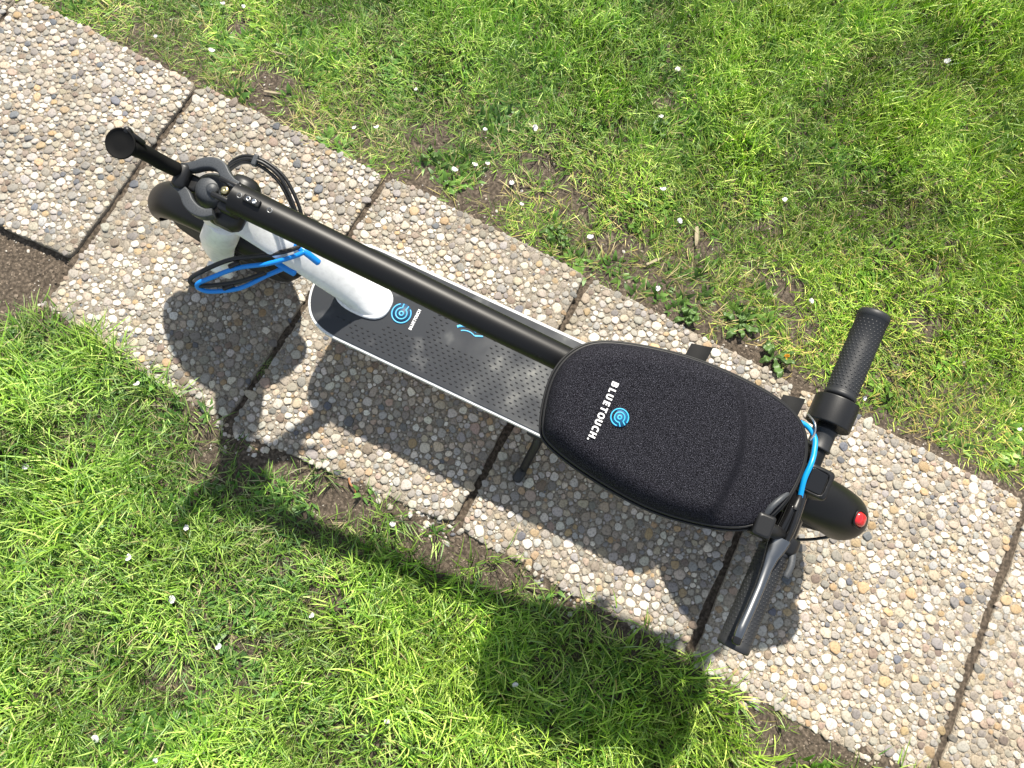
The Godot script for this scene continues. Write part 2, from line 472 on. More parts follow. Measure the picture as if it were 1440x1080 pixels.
func make_slab(parent: Node3D, quad: PackedVector2Array, lift: float, singles: int, label: String, dust: float):
	# outline with worn, slightly wavy edges and rounded corners
	var out := PackedVector2Array()
	for e in 4:
		var a := quad[e]
		var b := quad[(e + 1) % 4]
		var n := 26
		for i in n:
			var t := (i + 0.5) / n
			var p := a.lerp(b, t)
			var nrm := (b - a).normalized().orthogonal()
			var worn := maxf(0.0, 0.016 - minf(t, 1 - t) * a.distance_to(b)) * 0.35
			p += (quad[0] + quad[2] - 2 * p).normalized() * worn + nrm * (-0.0024 + big.get_noise_2d(p.x * 130, p.y * 130) * 0.0028 + small.get_noise_2d(p.x * 400, p.y * 400) * 0.002)
			out.append(p)
	var st := new_st()
	prism(st, out, [[-0.045, 0.004], [-0.012, 0.0], [-0.004, 0.0003], [-0.0016, 0.0012], [-0.0010, 0.003]])
	var slab := obj("paving_slab", st, M.cement_pale if dust < 0.9 else M.cement, parent)
	slab.set_meta("label", label)
	slab.position.y = lift
	# pebbles by dart throwing, the big ones first
	var lo := out[0]
	var hi := out[0]
	for p in out:
		lo = lo.min(p); hi = hi.max(p)
	var pts := PackedVector2Array()
	var rr := PackedFloat32Array()
	var cell := 0.02
	var gx := int((hi.x - lo.x) / cell) + 3
	var gz := int((hi.y - lo.y) / cell) + 3
	var grid := []
	grid.resize(gx * gz)
	for i in grid.size(): grid[i] = []
	for pass_i in 5:
		var tries: int = [420, 2600, 6500, 11000, 11000][pass_i]
		var r0: float = [0.0068, 0.0054, 0.0042, 0.0030, 0.0018][pass_i]
		var r1: float = [0.0098, 0.0071, 0.0056, 0.0042, 0.0029][pass_i]
		for k in tries:
			var p := Vector2(rng.randf_range(lo.x, hi.x), rng.randf_range(lo.y, hi.y))
			var r := rng.randf_range(r0, r1)
			var cx := int((p.x - lo.x) / cell) + 1
			var cz := int((p.y - lo.y) / cell) + 1
			var ok := true
			for dz in [-1, 0, 1]:
				for dx in [-1, 0, 1]:
					for j in grid[clampi(cz + dz, 0, gz - 1) * gx + clampi(cx + dx, 0, gx - 1)]:
						if pts[j].distance_squared_to(p) < pow((r + rr[j]) * 0.88, 2):
							ok = false
							break
					if not ok: break
				if not ok: break
			if not ok: continue
			var inner := true
			for d in [Vector2(1, 0), Vector2(-1, 0), Vector2(0, 1), Vector2(0, -1)]:
				if not Geometry2D.is_point_in_polygon(p + d * (r * 0.55 + 0.0003), out): inner = false
			if not inner: continue
			grid[cz * gx + cx].append(pts.size())
			pts.append(p); rr.append(r)
	var v := PackedVector3Array()
	var nor := PackedVector3Array()
	var col := PackedColorArray()
	var idx := PackedInt32Array()
	var made := 0
	for i in pts.size():
		var p := pts[i]
		var cx := int((p.x - lo.x) / cell) + 1
		var cz := int((p.y - lo.y) / cell) + 1
		var near := []
		for dz in [-1, 0, 1]:
			for dx in [-1, 0, 1]:
				for j in grid[clampi(cz + dz, 0, gz - 1) * gx + clampi(cx + dx, 0, gx - 1)]:
					if j != i and pts[j].distance_to(p) < (rr[i] + rr[j]) * 1.9: near.append(j)
		var n := 16 if rr[i] > 0.0042 else 8
		var asp := rng.randf_range(0.5, 0.95)
		var turn := rng.randf() * PI
		var grow := rng.randf_range(1.2, 1.8)
		var cuts := []
		for q in 5: cuts.append([Vector2.from_angle(rng.randf() * TAU), rr[i] * rng.randf_range(0.66, 1.1)])
		var gap := rng.randf_range(-0.0001, 0.0006)
		var rad := PackedFloat32Array()
		for q in n:
			var a := TAU * q / n
			var d := Vector2(cos(a), sin(a))
			var ea := a - turn
			var r := rr[i] * grow / sqrt(pow(cos(ea), 2) + pow(sin(ea) / asp, 2)) * rng.randf_range(0.95, 1.05)
			for q2 in cuts:
				var cd: float = d.dot(q2[0])
				if cd > 0.2: r = minf(r, q2[1] / cd)
			for j in near:
				var to: Vector2 = pts[j] - p
				var dist := to.length()
				var c := d.dot(to) / dist
				if c > 0.15: r = minf(r, (dist * rr[i] / (rr[i] + rr[j]) - gap) / c)
			rad.append(maxf(r, rr[i] * 0.45))
		var sm := PackedFloat32Array()
		for q in n: sm.append(rad[q] * 0.94 + 0.03 * (rad[(q + 1) % n] + rad[(q + n - 1) % n]))
		var edge := 1.0
		var h := clampf(rr[i] * rng.randf_range(0.16, 0.40), 0.0007, 0.0026) * edge
		var sunk := clampf((big.get_noise_2d(p.x * 26 + 300, p.y * 26) + 0.05) * 2.2 * dust, 0, 1)
		var y := rng.randf_range(-0.0009, 0.0006) - sunk * rng.randf_range(0.0, 1.25) * h
		var c := stone_color()
		var dirt := 1.06 + 0.5 * big.get_noise_2d(p.x * 20 + 40, p.y * 20 + 77) + 0.25 * small.get_noise_2d(p.x * 70, p.y * 70)
		dirt = clampf(dirt, 0.72, 1.16) * (0.80 + 0.20 * clampf(edge_dist(p, quad) / 0.03, 0, 1))
		c = Color(c.r * dirt, c.g * dirt, c.b * dirt * (0.94 + 0.06 * dirt))
		if singles > made and rr[i] > 0.0056 and seen(p):
			made += 1
			var v2 := PackedVector3Array()
			var n2 := PackedVector3Array()
			var c2 := PackedColorArray()
			var i2 := PackedInt32Array()
			add_pebble(v2, n2, c2, i2, Vector3.ZERO, sm, h, c)
			var o := MeshInstance3D.new()
			o.mesh = array_mesh(v2, n2, c2, i2)
			o.material_override = M.stone
			o.position = Vector3(p.x, y, p.y)
			put("pebble", o, slab)
		else:
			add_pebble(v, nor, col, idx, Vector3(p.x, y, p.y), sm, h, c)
	var o := MeshInstance3D.new()
	o.mesh = array_mesh(v, nor, col, idx)
	o.material_override = M.stone
	put("exposed_gravel", o, slab)
	o.set_meta("kind", "stuff")

func edge_dist(p: Vector2, quad: PackedVector2Array) -> float:
	var d := 9.0
	for e in 4: d = minf(d, Geometry2D.get_closest_point_to_segment(p, quad[e], quad[(e + 1) % 4]).distance_to(p))
	return d

func seen(p: Vector2) -> bool:                         # the part of the path that neither the lawn nor the scooter hides
	return p.y > 0.01 and p.y < 0.48 and p.x > -0.05 and p.x < 1.95 and (p.y < 0.12 or p.y > 0.36 or p.x > 1.62 or p.x < 0.4)

func make_path():
	var path := Node3D.new()
	put("path", path)
	tag(path, "garden path of pebbled concrete slabs laid end to end between two lawns", "", "", "structure")
	var q := func(a): return PackedVector2Array([Vector2(a[0], a[1]), Vector2(a[2], a[3]), Vector2(a[4], a[5]), Vector2(a[6], a[7])])
	make_slab(path, q.call([-0.55, -0.013, -0.153, -0.012, -0.157, 0.46, -0.55, 0.46]), -0.002, 0, "pebbled slab cut off at the upper left corner", 1.0)
	make_slab(path, q.call([-0.146, -0.013, 0.258, -0.008, 0.259, 0.393, -0.149, 0.415]), 0.002, 50, "dusty pebbled slab beyond the raised folding lever", 1.4)
	make_slab(path, q.call([0.265, -0.011, 0.660, -0.008, 0.656, 0.520, 0.267, 0.486]), 0.0, 50, "pebbled slab under the scooter's front wheel", 1.0)
	make_slab(path, q.call([0.668, -0.010, 1.068, -0.006, 1.069, 0.484, 0.664, 0.520]), 0.003, 50, "pebbled slab under the front of the scooter's deck", 1.0)
	make_slab(path, q.call([1.076, -0.003, 1.466, 0.006, 1.481, 0.494, 1.076, 0.486]), 0.001, 50, "pebbled slab under the black bag", 1.0)
	make_slab(path, q.call([1.474, 0.006, 1.872, 0.012, 1.872, 0.500, 1.489, 0.498]), 0.0, 70, "pale pebbled slab beside the red tail light", 0.7)
	make_slab(path, q.call([1.880, 0.010, 2.28, 0.012, 2.28, 0.500, 1.879, 0.500]), -0.001, 25, "pebbled slab at the right edge", 0.7)

# ---------------------------------------------------------------- lawn
func blade(st: SurfaceTool, root: Vector3, az: float, length: float, width: float, lean: float, bend: float, col: Color, segs := 4):
	var out := Vector3(cos(az), 0, sin(az))
	var side := Vector3(-sin(az), 0, cos(az)).rotated(out, rng.randf_range(-0.5, 0.5))
	var p := root
	var ang := lean
	var l0 := p - side * width * 0.5
	var r0 := p + side * width * 0.5
	sgc += 1
	st.set_smooth_group(sgc)
	for i in segs:
		p += (out * sin(ang) + Vector3.UP * cos(ang)) * length / segs
		ang = minf(ang + bend / segs, 1.9)
		side = side.rotated(out, rng.randf_range(-0.12, 0.12))
		var f := float(i + 1) / segs
		var w := width * (1.0 - pow(f, 2.2)) * 0.5
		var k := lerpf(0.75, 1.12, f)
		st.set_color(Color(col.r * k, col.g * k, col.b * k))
		if i < segs - 1:
			var l1 := p - side * w
			var r1 := p + side * w
			tri(st, l0, r1, r0); tri(st, l0, l1, r1)
			l0 = l1; r0 = r1
		else:
			tri(st, l0, p, r0)

func blade_color(dry: float) -> Color:
	var c: Color
	if rng.randf() < dry:
		c = [Color(0.42, 0.36, 0.17), Color(0.34, 0.30, 0.12), Color(0.50, 0.45, 0.25)][rng.randi() % 3]
	else:
		c = [Color(0.165, 0.30, 0.040), Color(0.235, 0.38, 0.06), Color(0.09, 0.20, 0.034), Color(0.33, 0.45, 0.12), Color(0.185, 0.285, 0.11), Color(0.13, 0.24, 0.04)][rng.randi() % 6]
	var k := rng.randf_range(0.9, 1.55)
	return Color(c.r * k, c.g * k, c.b * k)

func clump(blades: int, spread: float, lean0: float, lean1: float, dry: float) -> ArrayMesh:
	var st := new_st()
	for i in blades:
		var a := rng.randf() * TAU
		var off := Vector3(cos(a), 0, sin(a)) * spread * sqrt(rng.randf())
		var az := a + rng.randf_range(-0.9, 0.9)
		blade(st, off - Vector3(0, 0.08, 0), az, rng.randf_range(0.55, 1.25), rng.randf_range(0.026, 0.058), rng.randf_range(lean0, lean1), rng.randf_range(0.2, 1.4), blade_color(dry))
	st.generate_normals()
	st.index()
	return st.commit()

func herb() -> ArrayMesh:                              # a few short broad leaves close to the ground
	var st := new_st()
	for i in 7:
		var a := i * TAU / 7 + rng.randf_range(-0.4, 0.4)
		var c: Color = [Color(0.11, 0.24, 0.05), Color(0.17, 0.32, 0.07), Color(0.09, 0.19, 0.045)][rng.randi() % 3]
		var off := Vector3(cos(a), 0.25, sin(a)) * rng.randf_range(0.05, 0.35)
		blade(st, off, a + rng.randf_range(-0.5, 0.5), rng.randf_range(0.35, 0.7), rng.randf_range(0.16, 0.30), rng.randf_range(0.9, 1.35), 0.5, c, 5)
	st.generate_normals()
	st.index()
	return st.commit()

func field(called: String, parent: Node, mesh: Mesh, material: Material, list: Array):
	var mm := MultiMesh.new()
	mm.transform_format = MultiMesh.TRANSFORM_3D
	mm.use_colors = true
	mm.mesh = mesh
	mm.instance_count = list.size()
	for i in list.size():
		mm.set_instance_transform(i, list[i][0])
		mm.set_instance_color(i, list[i][1])
	var o := MultiMeshInstance3D.new()
	o.multimesh = mm
	o.material_override = material
	put(called, o, parent)
	o.set_meta("kind", "stuff")

# All clumps of a lawn as one mesh (nobody could count its blades); quicker to trace than overlapping copies.
func baked(called: String, parent: Node, meshes: Array, material: Material, lists: Array):
	var v := PackedVector3Array()
	var nor := PackedVector3Array()
	var col := PackedColorArray()
	var idx := PackedInt32Array()
	for m in meshes.size():
		var ar: Array = meshes[m].surface_get_arrays(0)
		var v0: PackedVector3Array = ar[Mesh.ARRAY_VERTEX]
		var n0: PackedVector3Array = ar[Mesh.ARRAY_NORMAL]
		var c0: PackedColorArray = ar[Mesh.ARRAY_COLOR]
		var i0: PackedInt32Array = ar[Mesh.ARRAY_INDEX]
		for e in lists[m]:
			var base := v.size()
			var x: Transform3D = e[0]
			v.append_array(x * v0)
			nor.append_array(Transform3D(x.basis.orthonormalized(), Vector3.ZERO) * n0)
			var tint: Color = e[1]
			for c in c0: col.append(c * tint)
			for i in i0: idx.append(base + i)
	var o := MeshInstance3D.new()
	o.mesh = array_mesh(v, nor, col, idx)
	o.material_override = material
	put(called, o, parent)
	o.set_meta("kind", "stuff")

func make_lawns():
	var meshes := []
	for i in 5: meshes.append(clump(6, 0.16, 0.15, 1.0, 0.06))
	for i in 3: meshes.append(clump(9, 0.12, 0.35, 1.25, 0.14))     # star-shaped tufts
	for i in 2: meshes.append(clump(5, 0.25, 0.9, 1.5, 0.85))       # dry, lying
	for i in 2: meshes.append(herb())
	# full density where the photograph looks and 15 cm around, sparse beyond
	var near_view := PackedVector2Array([Vector2(-0.38, 0.0), Vector2(1.60, -1.13), Vector2(2.21, 0.44), Vector2(0.60, 1.33)])
	for part in 2:
		var lists := []
		for m in meshes: lists.append([])
		var z0 := -1.3 if part == 0 else 0.40
		var z1 := 0.02 if part == 0 else 1.5
		var step := 0.0084
		var z := z0
		while z < z1:
			var x := -0.5
			while x < 2.5:
				var p := Vector2(x + rng.randf_range(-0.6, 0.6) * step, z + rng.randf_range(-0.6, 0.6) * step)
				x += step
				if not Geometry2D.is_point_in_polygon(p, near_view) and rng.randf() > 0.12: continue
				var c := cover(p)
				if c < 0.02 or rng.randf() > c * 1.05: continue
				var flow := big.get_noise_2d(p.x * 30 + 500, p.y * 30) * 3.6 + (-1.0 if part == 1 else 0.4)
				var tone := big.get_noise_2d(p.x * 30 + 900, p.y * 30 + 40)
				var lush := 0.0
				var kind := 0
				var length := 0.0
				var yel := 0.0
				if part == 1:
					lush = 0.75 + 0.5 * tone
					length = rng.randf_range(0.040, 0.074) * (0.95 + 0.45 * tone)
					kind = rng.randi() % 5 if rng.randf() < 0.9 else 5 + rng.randi() % 3
					yel = clampf((p.x - 0.8) * 0.5, 0, 0.4)
				else:
					lush = clampf((-p.y - 0.05) / 0.3, 0, 1)
					length = lerpf(0.015, 0.050, lush) * rng.randf_range(0.75, 1.25) * (1.0 + 0.35 * tone)
					kind = rng.randi() % 5 if rng.randf() < 0.35 + 0.5 * lush else 5 + rng.randi() % 3
					yel = clampf((p.x - 0.8) * 0.9, 0, 0.9) + 0.25 * (1.0 - lush)  # yellower where worn; the rise to the right puts stronger sunlight into the tint
				if rng.randf() < 0.05 + 0.17 * (1.0 - lush) - 0.2 * tone: kind = 8 + rng.randi() % 2
				if big.get_noise_2d(p.x * 65 + 1200, p.y * 65) > 0.16 and rng.randf() < 0.3: kind = 10 + rng.randi() % 2
				if kind >= 10: length = rng.randf_range(0.012, 0.024)
				elif kind >= 8: length = rng.randf_range(0.018, 0.034)
				var s := length * rng.randf_range(0.9, 1.1)
				var wide := clampf(0.036 / length, 0.8, 1.7)
				var b := Basis(Vector3.UP, rng.randf() * TAU).scaled(Vector3(s * wide, s, s * wide))
				var ax := Vector3(sin(flow), 0, -cos(flow))
				b = Basis(ax, rng.randf_range(0.25, 0.95) * (1.0 if part == 1 else 0.6 + 0.4 * lush)) * b
				var k := rng.randf_range(0.78, 1.15) * (1.0 + 0.35 * tone) * (1.0 + 0.45 * big.get_noise_2d(p.x * 75, p.y * 75 + 200))
				k = clampf(k * 1.04, 0.5, 1.5)
				var yl := clampf(yel + 0.5 * tone, -0.3, 0.85)
				lists[kind].append([Transform3D(b, Vector3(p.x, ground_y(p.x, p.y) - 0.001, p.y)), Color(k * (1.0 + 0.36 * yl), k * (1.0 + 0.20 * yl), k * (1.0 - 0.2 * yl))])
			z += step
		var lawn := Node3D.new()
		put("lawn", lawn)
		tag(lawn, ["short worn lawn along the far side of the path", "thick long-bladed lawn on the near side of the path"][part], "lawn", "", "stuff")
		baked("grass", lawn, meshes, M.grass, lists)
	# moss and seedlings in the joints between the slabs
	var sprigs := []
	for j in [[0.262, 0.0, 0.262, 0.40], [0.664, 0.0, 0.661, 0.5], [1.072, 0.3, 1.073, 0.48], [1.47, 0.25, 1.485, 0.49], [1.876, 0.02, 1.876, 0.5], [-0.150, 0.0, -0.152, 0.4]]:
		for k in 60:
			var t := rng.randf()
			if big.get_noise_2d(j[0] * 500 + t * 60, 7) < 0.05 and rng.randf() < 0.9: continue
			var p := Vector3(lerpf(j[0], j[2], t) + rng.randf_range(-0.003, 0.003), -0.012, lerpf(j[1], j[3], t))
			var s := rng.randf_range(0.006, 0.011)
			sprigs.append([Transform3D(Basis(Vector3.UP, rng.randf() * TAU).scaled(Vector3(s, s, s)), p), Color(0.8, 0.75, 0.8)])
	for c in [[0.653, 0.40], [0.648, 0.41], [0.657, 0.395]]:
		for k in 4:
			var s2 := rng.randf_range(0.012, 0.02)
			sprigs.append([Transform3D(Basis(Vector3.UP, rng.randf() * TAU).scaled(Vector3(s2, s2, s2)), Vector3(c[0] + rng.randf_range(-0.004, 0.004), -0.008, c[1] + rng.randf_range(-0.006, 0.006))), Color(0.9, 0.9, 0.9)])
	var moss := Node3D.new()
	put("moss", moss)
	tag(moss, "tiny green moss and seedlings growing in the slab joints", "moss", "", "stuff")
	field("moss_sprig", moss, clump(8, 0.35, 0.2, 1.3, 0.15), M.grass, sprigs)
	# loose crumbs of earth and grit on the bare soil
	var st := new_st()
	for i in 6:
		var a := i * TAU / 6
		var b := (i + 1) * TAU / 6
		var r := [1.0, 0.75, 1.1, 0.9, 0.7, 1.05]
		var pa := Vector3(cos(a) * r[i], -0.2, sin(a) * r[i])
		var pb := Vector3(cos(b) * r[(i + 1) % 6], -0.2, sin(b) * r[(i + 1) % 6])
		tri(st, pa, Vector3(0.1, 0.75, -0.05), pb)
	st.set_smooth_group(-1)
	st.generate_normals()
	var crumb := st.commit()
	var crumbs := []
	for k in 90000:
		var p := Vector2(rng.randf_range(-0.3, 2.1), rng.randf_range(-0.5, 1.0))
		if p.y > 0.02 and p.y < lower_edge(p.x) - 0.008: continue
		if cover(p) > 0.35 and rng.randf() < 0.85: continue
		var s := rng.randf_range(0.0008, 0.0024) * (1.0 if rng.randf() < 0.9 else 1.9)
		var pale := rng.randf()
		var c := Color(0.145, 0.116, 0.088) * rng.randf_range(0.5, 1.8)
		if pale < 0.05: c = Color(0.5, 0.47, 0.42)
		crumbs.append([Transform3D(Basis(Vector3.UP, rng.randf() * TAU).scaled(Vector3(s, s * rng.randf_range(0.5, 1.0), s * rng.randf_range(0.6, 1.2))), Vector3(p.x, ground_y(p.x, p.y) + s * 0.1, p.y)), c])
	var loose := []
	for k in 900:
		var x := rng.randf_range(0.26, 2.1)
		var d := rng.randf()
		var z2 := lower_edge(x) - 0.006 + 0.045 * d * d
		if cover(Vector2(x, z2)) > 0.5 or big.get_noise_2d(x * 60 + 11, z2 * 30) < -0.05 + 0.5 * d - 0.1: continue
		var s := rng.randf_range(0.0022, 0.0062)
		loose.append([Transform3D(Basis(Vector3.UP, rng.randf() * TAU) * Basis.from_scale(Vector3(s, s * rng.randf_range(0.5, 0.8), s * rng.randf_range(0.6, 0.95))), Vector3(x, ground_y(x, z2) + s * 0.12, z2)), stone_color()])
	var gravel := Node3D.new()
	put("loose_gravel", gravel)
	tag(gravel, "loose pebbles washed out onto the soil along the path's near edge", "gravel", "", "stuff")
	st = new_st()
	var grings := []
	for lv in [[-0.7, 0.7], [-0.2, 1.0], [0.25, 0.97], [0.6, 0.72], [0.75, 0.35]]:
		var gr := PackedVector3Array()
		for j in 9:
			var a := TAU * j / 9
			var rr2: float = lv[1] * [1.0, 0.86, 1.05, 0.92, 1.1, 0.85, 0.98, 1.04, 0.9][j]
			gr.append(Vector3(cos(a) * rr2, lv[0], sin(a) * rr2))
		grings.append(gr)
	skin(st, grings)
	st.generate_normals()
	field("loose_pebble", gravel, st.commit(), M.stone, loose)
	var grit := Node3D.new()
	put("soil_crumbs", grit)
	tag(grit, "loose crumbs of dark earth and pale grit beside the slabs", "soil", "", "stuff")
	field("soil_crumb", grit, crumb, M.crumb, crumbs)

# ---------------------------------------------------------------- small plants and litter
func leaf_shape(st: SurfaceTool, root: Vector3, az: float, length: float, width: float, lobes: int, rise: float):
	var out := Vector3(cos(az), 0, sin(az))
	var side := Vector3(-sin(az), 0, cos(az))
	var rings := []
	var n := 13
	for i in n:
		var f := float(i) / (n - 1)
		var w := width * (0.12 + sin(pow(f, 1.25) * PI) * 0.9)
		if lobes: w *= 0.72 + 0.42 * absf(sin(f * PI * lobes))
		if i == n - 1: w = width * 0.05
		var p := root + out * length * f + Vector3.UP * (rise * sin(f * 2.4) + 0.004 * sin(f * 9 + az))
		rings.append(PackedVector3Array([p - side * w, p - side * w * 0.5 + Vector3.UP * 0.0014, p - Vector3.UP * 0.0012, p + side * w * 0.5 + Vector3.UP * 0.0014, p + side * w, p + side * w * 0.5 + Vector3.UP * 0.0008, p - Vector3.UP * 0.0018, p - side * w * 0.5 + Vector3.UP * 0.0008]))
	skin(st, rings)

func make_weeds():
	var spots := [[1.414, -0.018, 0.050, 0.010, 6, 4, "dandelion_plant", "dandelion with toothed leaves and one closed orange flower by the bag strap", "dandelion"],
		[1.253, -0.014, 0.034, 0.009, 5, 0, "weed_plant", "round-leaved weed at the path's far edge above the bag", "weed"],
		[1.338, -0.046, 0.045, 0.010, 6, 3, "weed_plant", "toothed weed beside the bare soil left of the dandelion", "weed"],
		[0.985, -0.048, 0.040, 0.007, 7, 3, "weed_plant", "pale spreading weed on the worn soil beyond the deck", "weed"],
		[0.709, -0.083, 0.026, 0.008, 3, 0, "weed_plant", "small two-leaved weed in the bare hollow near the second slab joint", "weed"],
		[0.700, 0.612, 0.028, 0.008, 6, 0, "weed_plant", "leafy weed in the soil notch of the near lawn", "weed"],
		[1.059, -0.327, 0.034, 0.010, 6, 0, "weed_plant", "broad-leaved weed in the far lawn above the middle of the path", "weed"]]
	for s in spots:
		var root := Node3D.new()
		put(s[6], root)
		root.position = Vector3(s[0], ground_y(s[0], s[1]) + 0.006, s[1])
		tag(root, s[7], s[8])
		for k in s[4]:
			var st := new_st()
			leaf_shape(st, Vector3.ZERO, k * TAU / s[4] + rng.randf_range(-0.4, 0.4), s[2] * rng.randf_range(0.5, 0.9), s[3] * rng.randf_range(0.5, 0.85), s[5], rng.randf_range(0.003, 0.009))
			obj("leaf", st, M.leaf, root)
		if s[6] == "dandelion_plant":
			var st := new_st()
			for k in 14:
				var a := rng.randf() * TAU
				tube(st, [Vector3(0.016, 0.012, -0.004), Vector3(0.016 + cos(a) * 0.005, 0.017 + rng.randf() * 0.003, -0.004 + sin(a) * 0.005)], 0.0011, 0.0007, 5, 0.5)
			obj("flower", st, M.flower, root)
			var st2 := new_st()
			tube(st2, cat([Vector3.ZERO, Vector3(0.006, 0.010, 0), Vector3(0.016, 0.013, -0.004)], 4), 0.0013, 0.0016, 6)
			obj("stem", st2, M.leaf, root)
	# fallen blossom petals
	var up := [0.248, -0.183, 0.207, -0.172, 0.14, -0.05, 0.245, -0.075, 0.566, -0.059, 0.6, -0.078, 0.767, -0.072, 0.792, -0.099, 0.811, -0.112, 0.777, -0.169, 0.857, -0.211, 0.868, -0.099, 0.623, -0.183, 0.904, -0.069, 1.041, -0.068, 1.167, -0.169, 1.114, -0.209, 1.035, -0.452, 1.049, -0.342, 1.314, -0.292, 1.431, -0.141, 1.82, -0.09, 1.575, -0.022, 1.475, -0.708, 1.187, -0.037]
	var low := [0.413, 0.723, 0.507, 0.525, 0.744, 0.782, 0.945, 0.702, 0.705, 0.679, 0.65, 0.76, 0.847, 0.804, 0.851, 0.978, 1.122, 0.777, 0.984, 0.526, 0.756, 0.997, 1.266, 0.645]
	var st := new_st()
	var rings := []
	for i in 7:
		var f := i / 6.0
		var w := 0.0034 * sqrt(sin(clampf(f * 0.93 + 0.05, 0, 1) * PI))
		var x := (f - 0.5) * 0.0082
		var y := 0.0016 * pow(f - 0.4, 2) * 4
		rings.append(PackedVector3Array([Vector3(x, y + 0.0012, -w), Vector3(x, y, 0), Vector3(x, y + 0.0012, w), Vector3(x, y - 0.0002, 0)]))
	skin(st, rings)
	st.generate_normals()
	var petal := st.commit()
	var where := [["by the bare patch at the top left, right one of two", "by the bare patch at the top left, left one of two", "close to the path's edge at the upper left", "left of the thin twig at the upper left", "of the pair above the second slab, left one", "of the pair above the second slab, right one",
		"leftmost of three beside the bare hollow", "middle one of three beside the bare hollow", "rightmost of three beside the bare hollow", "just above the three beside the bare hollow", "in green grass above the worn soil over the stem", "between the three in a row and the worn soil",
		"alone in the lawn above the second slab joint", "nearest to the path above the deck's middle", "on worn soil above the rear of the deck", "beside the pale husk above the bag", "alone in grass above the pale husk", "high in the middle of the far lawn",
		"above the broad-leaved weed in the far lawn", "on darker turf far above the bag", "left of the tip of the right handlebar grip", "by the path at the right edge of the photo", "beside the throttle collar of the right grip", "in lush grass at the upper right", "near the path's edge above the front of the bag"],
		["in thick grass at the left edge of the near lawn", "on the grass edge below the front wheel's shadow", "in the middle of the near lawn left of the bag's shadow", "on bright grass a hand left of the bag's shadow", "highest in the near lawn under the soil notch", "left of the one under the soil notch",
		"low in the near lawn, right of its middle", "of the pair at the bottom left, right one", "at the bottom edge below the bag's shadow", "on the soil strip beside the third slab", "of the pair at the bottom left, left one", "lying inside the bag's shadow"]]
	for part in 2:
		var list: Array = up if part == 0 else low
		for i in range(0, list.size(), 2):
			var o := MeshInstance3D.new()
			o.mesh = petal
			o.material_override = M.petal
			put("blossom_petal", o)
			var p := Vector2(list[i], list[i + 1])
			var on := cover(p)
			o.position = Vector3(p.x, ground_y(p.x, p.y) + 0.004 + on * (0.013 if part == 0 else 0.028), p.y)
			o.basis = Basis.from_euler(Vector3(rng.randf_range(-0.4, 0.4), rng.randf() * TAU, rng.randf_range(-0.4, 0.4))).scaled(Vector3.ONE * rng.randf_range(0.85, 1.5))
			tag(o, "white blossom petal " + where[part][i / 2], "petal", "white petals on the " + ["far lawn", "near lawn"][part])
	# dry bits
	var bits := [[0.39, -0.057, 0.3, 0.020, 0.0028, "straw", "pale splinter of dry stem on the soil beside the second slab"], [0.896, 0.503, -0.6, 0.015, 0.0022, "rust_leaf", "curled rust-brown leaf scrap at the near edge of the path"],
		[1.206, -0.160, -1.2, 0.022, 0.0042, "straw", "pale dry husk on the worn soil beyond the bag"], [0.359, -0.134, 0.2, 0.024, 0.0016, "straw", "thin dry twig across the bare patch at the upper left"],
		[1.253, -0.577, 0.7, 0.030, 0.0013, "straw", "long dry stalk lying in the far lawn"], [1.160, -0.085, 0.9, 0.018, 0.0030, "straw", "short dry chip between worn tufts above the bag"]]
	for b in bits:
		var s2 := new_st()
		if b[5] == "rust_leaf":
			tube(s2, cat([Vector3(-b[3], 0.001, 0), Vector3(-b[3] * 0.3, 0.004, 0.002), Vector3(b[3] * 0.4, 0.004, -0.001), Vector3(b[3], 0.001, 0.002)], 4), b[4], b[4] * 0.4, 7, 0.3)
		else:
			prism(s2, PackedVector2Array([Vector2(-b[3], -b[4] * 0.3), Vector2(-b[3] * 0.8, -b[4] * 0.8), Vector2(b[3] * 0.2, -b[4]), Vector2(b[3] * 0.9, -b[4] * 0.35), Vector2(b[3], 0.0), Vector2(b[3] * 0.7, b[4] * 0.5), Vector2(0.0, b[4] * 0.9), Vector2(-b[3] * 0.85, b[4] * 0.9)]), [[0.0, 0.0002], [0.0005, 0.0], [0.0012, b[4] * 0.35]])
		var o := obj("dry_leaf" if b[5] == "rust_leaf" else "dry_twig", s2, M[b[5]])
		o.position = Vector3(b[0], ground_y(b[0], b[1]) + (0.004 if b[5] == "rust_leaf" else 0.007), b[1])
		o.rotation.y = b[2]
		tag(o, b[6], "leaf" if b[5] == "rust_leaf" else "twig")

# ---------------------------------------------------------------- scooter
func place(o: Node3D, at: Vector3):
	var b := Basis(Vector3.UP, -YAW) * Basis(Vector3.RIGHT, LEAN)
	var base := Vector3(cos(YAW), 0.002, 0.2603 + sin(YAW))
	o.transform = Transform3D(b, base + b * at)

func ring_uv(c: Vector3, axis_l: float, axis_w: float, n := 20, tilt := 0.0) -> PackedVector3Array:
	var r := PackedVector3Array()
	for j in n:
		var a := TAU * j / n
		var q := Vector3(cos(a) * axis_l, 0, sin(a) * axis_w)
		r.append(c + q.rotated(Vector3.BACK, tilt))
	return r

